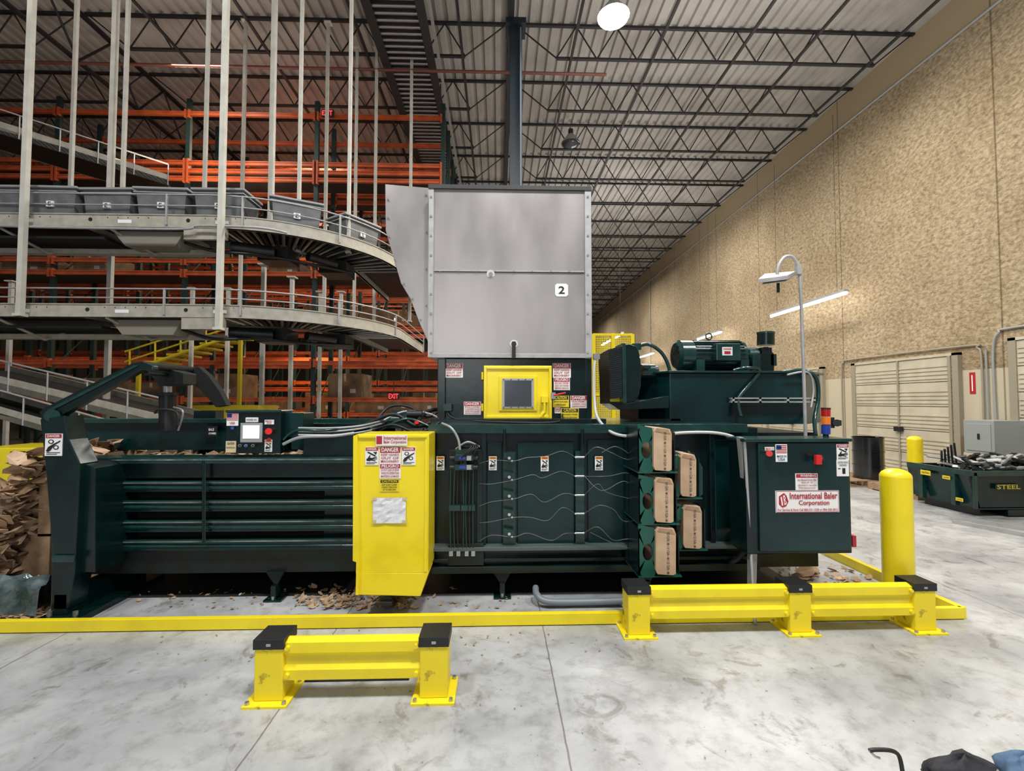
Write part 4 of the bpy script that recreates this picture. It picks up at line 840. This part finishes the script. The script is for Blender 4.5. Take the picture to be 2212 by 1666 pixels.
def incl(a,b,w,h,label,nm='incline_conveyor',m=BG):
    a=Vector(a);b=Vector(b); d=(b-a).normalized(); s=Vector((0,0,1)).cross(d).normalized()
    e=empty(nm,a,label,'conveyor')
    for o in (-w/2,w/2):
        k=MB(); k.prism([a+s*o,b+s*o,b+s*o+Vector((0,0,h)),a+s*o+Vector((0,0,h))],s*.03,m); build(k,'side_rail',e)
    k=MB(); k.prism([a-s*w/2,a+s*w/2,b+s*w/2,b-s*w/2],(0,0,h*.5),RUB); build(k,'belt',e,'dark rubber belt')
    k=MB(); k.tube([a-s*w/2+Vector((0,0,h+.2)),b-s*w/2+Vector((0,0,h+.2))],.012,GVL,n=6); n=6
    for i in range(n+1):
        p=a.lerp(b,i/n)-s*w/2; k.cyl(p,p+Vector((0,0,h+.2)),.010,GVL,n=6)
    build(k,'guide_rail',e)
incl(p3(-120,270,7.6),p3(370,418,9.0),.8,.2,'beige inclined conveyor descending among hanger rods')
incl(p3(-60,810,6.4),p3(420,925,6.0),.8,.16,'grey inclined belt conveyor descending behind the baler')
incl(p3(-60,870,6.0),p3(280,965,5.8),.6,.14,'grey inclined belt conveyor descending behind the baler')
m=MB().pb(-60,968,78,1050,4.9,5.5,YE); m.pb(-60,1050,84,1075,4.85,5.6,BK); m.pb(20,975,60,1000,4.88,4.9,BK); mm=build(m,'floor_scrubber',label='yellow industrial vehicle partly hidden behind cardboard bale',cat='vehicle',bevel=.03)
for u in (0,55): c=p3(u,1085,4.85); build(MB().cyl((c.x,4.8,.2),(c.x,4.92,.2),.2,RUB,n=20),'wheel',mm)
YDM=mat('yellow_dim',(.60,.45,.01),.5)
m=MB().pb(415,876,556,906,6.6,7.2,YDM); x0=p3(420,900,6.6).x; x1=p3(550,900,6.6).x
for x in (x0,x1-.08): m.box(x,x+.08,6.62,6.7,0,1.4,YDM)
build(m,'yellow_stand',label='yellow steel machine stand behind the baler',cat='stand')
# ---------- racking
bm_=None; um_=None
def rack(y,x1,levels,nb,label):
    global bm_,um_
    e=empty('pallet_rack',(x1-nb*1.4,y+.5,0),label,'pallet rack','orange pallet racks')
    for k in range(nb+1):
        x=x1-k*2.8
        if um_ is None:
            m=MB()
            for yy in (0,1.02): m.box(-.045,.045,yy,yy+.08,0,8.3,RG)
            for z in range(7): m.cyl((0,.06,.3+z),(0,1.04,1.3+z),.015,RG,n=5)
            um_=build(m,'upright_frame',e,base=(0,0,0)); um_.location=Vector((x,y,0))-WO[e.name]
        else:
            o=um_.copy(); sc.collection.objects.link(o); o.parent=e; o.location=Vector((x,y,0))-WO[e.name]
    for i,z in enumerate(levels):
        if i%3==0: build(MB().box(x1-nb*2.8,x1,y+.06,y+1.04,z+.07,z+.085,BRN),'light_block_deck',e)  # dark deck added to block light between rack levels
        for k in range(nb):
            for yy in (-.03,1.08):
                if bm_ is None:
                    m=MB().box(.05,2.75,0,.05,0,.09,OR).box(.05,2.75,-.012,0,.0,.02,OR).box(.05,2.75,-.012,0,.07,.09,OR).box(.02,.06,-.02,.05,-.05,.13,OR).box(2.74,2.78,-.02,.05,-.05,.13,OR)
                    bm_=build(m,'load_beam',e,'orange steel load beam',base=(0,0,0)); bm_.location=Vector((x1-2.8*(k+1),y+yy,z))-WO[e.name]
                else:
                    o=bm_.copy(); sc.collection.objects.link(o); o.parent=e; o.location=Vector((x1-2.8*(k+1),y+yy,z))-WO[e.name]
rack(10.0,-1.25,(1.6,2.4,3.15,4.35,4.62,6.45,6.62,6.8,7.9),5,'tall orange pallet rack with dark green uprights')
rack(12.4,-1.3,(1.2,1.9,2.7,3.5,4.6,6.0,7.2,7.9),5,'tall orange pallet rack with dark green uprights')
rack(15.5,-1.3,(1.2,2.2,3.2,4.2,5.2,6.4,7.6),6,'tall orange pallet rack with dark green uprights')
rack(19.5,-1.3,(1.2,2.4,3.6,4.8,6.2,7.6),7,'tall orange pallet rack with dark green uprights')
rack(25.0,-1.3,(1.2,2.6,4.0,5.4,6.8,8.0),8,'tall orange pallet rack with dark green uprights')
c0=None
for y,x1,lv,nb in ((10.0,-1.25,(1.686,4.436),5),(12.4,-1.3,(1.286,3.586),5),(15.5,-1.3,(1.286,4.286),6),(19.5,-1.3,(1.286,4.886),7)):
    for z in lv:
        for k in range(nb*2):
            if random.random()<.45: continue
            if c0 is None:
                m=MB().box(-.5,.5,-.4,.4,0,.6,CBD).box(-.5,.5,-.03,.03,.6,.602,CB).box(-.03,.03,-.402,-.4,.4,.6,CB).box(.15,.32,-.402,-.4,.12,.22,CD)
                c0=build(m,'carton',label='brown taped cardboard carton on rack shelf',cat='carton',group='cartons on the racks',base=(0,0,0)); o=c0
            else: o=c0.copy(); sc.collection.objects.link(o)
            o.location=(x1-1.4*k-.75,y+.55,z); o.scale=(random.uniform(.6,1),1,random.uniform(.4,1.0) if z>4.3 and y==10.0 and False else random.uniform(.5,1.0))
m=MB()
for i in range(10):
    a=p3(280+i*24,800-i*8,9.0); m.box(a.x-.15,a.x+.15,9.0,9.6,a.z,a.z+.04,YDM)
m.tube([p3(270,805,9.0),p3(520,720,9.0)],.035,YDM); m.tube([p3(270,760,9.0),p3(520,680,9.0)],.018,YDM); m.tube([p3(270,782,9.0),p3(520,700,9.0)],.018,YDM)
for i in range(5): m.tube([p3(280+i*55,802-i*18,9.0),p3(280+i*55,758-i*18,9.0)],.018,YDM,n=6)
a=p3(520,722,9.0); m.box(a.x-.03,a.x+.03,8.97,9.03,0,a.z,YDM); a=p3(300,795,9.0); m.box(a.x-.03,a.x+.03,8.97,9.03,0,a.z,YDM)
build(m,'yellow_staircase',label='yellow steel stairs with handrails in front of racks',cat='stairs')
def exitsign(u,v,d,w=.3):
    c=p3(u,v,d); m=MB().box(c.x-w/2,c.x+w/2,d,d+.05,c.z-w*.3,c.z+w*.3,BK); m.text('EXIT',c.x,d-.004,c.z,w*.85,w*.42,EXR); m.cyl((c.x,d+.02,c.z+w*.3),(c.x,d+.02,c.z+w*.3+.3),.01,JO,n=6)
    build(m,'exit_sign',label='lit red EXIT sign',cat='exit sign')
exitsign(707,244,9.8,.26); exitsign(850,856,9.6,.24)
for z,y in ((8.3,9),(8.3,14.5)):
    build(MB().cyl((-20,y,z),(2.2,y,z),.03,mat('pipe_red',(.16,.05,.035),.5),n=8),'sprinkler_pipe',label='dull red sprinkler pipe under the roof',cat='pipe')
def aisle(x,y,z,L=1.2):
    e=empty('aisle_lamp',(x,y,z),'glowing warm strip lamp hung in the rack aisle','lamp','warm aisle lamps')
    build(MB().box(x-L/2,x+L/2,y-.06,y+.06,z+.03,z+.08,GVL),'housing',e); build(MB().cyl((x-L/2,y,z),(x+L/2,y,z),.025,LAMPW,n=8),'tube',e)
    for s in (-.4,.4): build(MB().cyl((x+s*L,y,z+.08),(x+s*L,y,CZ-.75),.005,JO,n=5),'hanger_cable',e)
q=p3(380,563,11.8); aisle(q.x,q.y,q.z)
q=p3(815,690,14.4); aisle(q.x,q.y,q.z)
q=p3(120,718,11.8); aisle(q.x,q.y,q.z)
q=p3(600,735,14.4); aisle(q.x,q.y,q.z)
# ---------- foreground items
def lump(c,sx,sy,sz,m,seed,name,label,cat):
    random.seed(seed); mb=MB(); n=22;h=10; vs=[]
    ph=[random.uniform(0,6) for _ in range(6)]
    for i in range(h+1):
        a=math.pi/2*i/h
        for k in range(n):
            w=2*math.pi*k/n; r=1+.18*math.sin(3*w+ph[0]+i*.6)+.10*math.sin(7*w+ph[1]-i)+.06*math.sin(5*i+ph[2])
            vs.append((c[0]+sx*r*math.sin(a)*math.cos(w),c[1]+sy*r*math.sin(a)*math.sin(w),sz*max(0,math.cos(a))*(1+.15*math.sin(4*w+ph[3]))))
    mb.add(vs,[(i*n+k,(i+1)*n+k,(i+1)*n+(k+1)%n,i*n+(k+1)%n) for i in range(h) for k in range(n)],m,True)
    return build(mb,name,label=label,cat=cat)
a=gp(2085,1692); lump((a.x,a.y,0),.15,.08,.11,BAGM,3,'tool_bag','crumpled black fabric tool bag on the floor','bag')
a=gp(2215,1690); lump((a.x+.02,a.y,0),.12,.08,.11,DENIM,5,'denim_cloth','folded faded blue denim cloth beside the bag','cloth')
P=spl([p3(1878,1622,1.86),p3(1892,1620,1.86),p3(1925,1622,1.86),p3(1942,1634,1.86),p3(1950,1670,1.84)],8); e_=P[-1]; P.append(Vector((e_.x+.01,e_.y-.01,.008)))
build(MB().tube(P,.008,RUB,n=10).pt([(1878,1622,1.86),(1890,1634,1.86),(1900,1638,1.86)],.005,ST),'pry_tool',label='thin black bent pry tool with bare tip',cat='tool')
# ---------- lights
def area(loc,size,power,col=(1,.95,.87),rot=(0,0,0)):
    l=bpy.data.lights.new('area','AREA'); l.size=size; l.energy=power; l.color=col; o=bpy.data.objects.new('bay_and_fill_light',l); o.location=loc; o.rotation_euler=rot; sc.collection.objects.link(o)  # one name for the high bays and the added fill lights
area((1.9,7.5,7.9),.8,420)
area((-3.5,.6,8.6),.8,360,(.97,.98,1)); area((1.2,0.0,8.6),.8,500,(.97,.98,1)); area((5.2,.6,8.6),.8,340,(1,.98,.96))
area((-1,-3.2,3.0),2.2,55,(.97,.98,1),(math.radians(78),0,0))  # fill light added behind the camera, no lamp stands there
area((5.0,9,8.4),1.4,330,(1,.95,.86)); area((5.0,16,8.4),1.4,400,(1,.95,.86)); area((5.0,25,8.4),1.4,450); area((5,36,8.4),1.4,450)
area((-6,8.6,8.3),1.0,110,(1,.9,.78)); area((-5,11.8,8.3),1.0,130,(1,.8,.55)); area((-6,14.2,8.3),1.0,180,(1,.8,.55)); area((-7,18,8.3),1.0,220,(1,.78,.5)); area((-8,22.5,8.3),1.0,260,(1,.78,.5))  # warm lights added over the racks to brighten them
area((-5,11.8,3.0),1.0,45,(1,.62,.25)); area((-6,14.3,3.2),1.0,55,(1,.62,.25))  # low warm fills added between the rack rows
area((4.5,7,5.5),3,150,(1,.97,.94),(math.pi,0,0)); area((4.5,17,5.5),3,150,(1,.97,.94),(math.pi,0,0)); area((-5,3.5,6.0),2,50,(1,.92,.84),(math.pi,0,0)); area((-6,9.2,6.0),2,40,(1,.88,.75),(math.pi,0,0))  # upward fills added to brighten the roof, not real lamps
w=bpy.data.worlds.new('world'); sc.world=w; w.use_nodes=True; w.node_tree.nodes['Background'].inputs[0].default_value=(.93,.95,1,1); w.node_tree.nodes['Background'].inputs[1].default_value=.22
sc.view_settings.view_transform='Standard'; sc.view_settings.exposure=.08
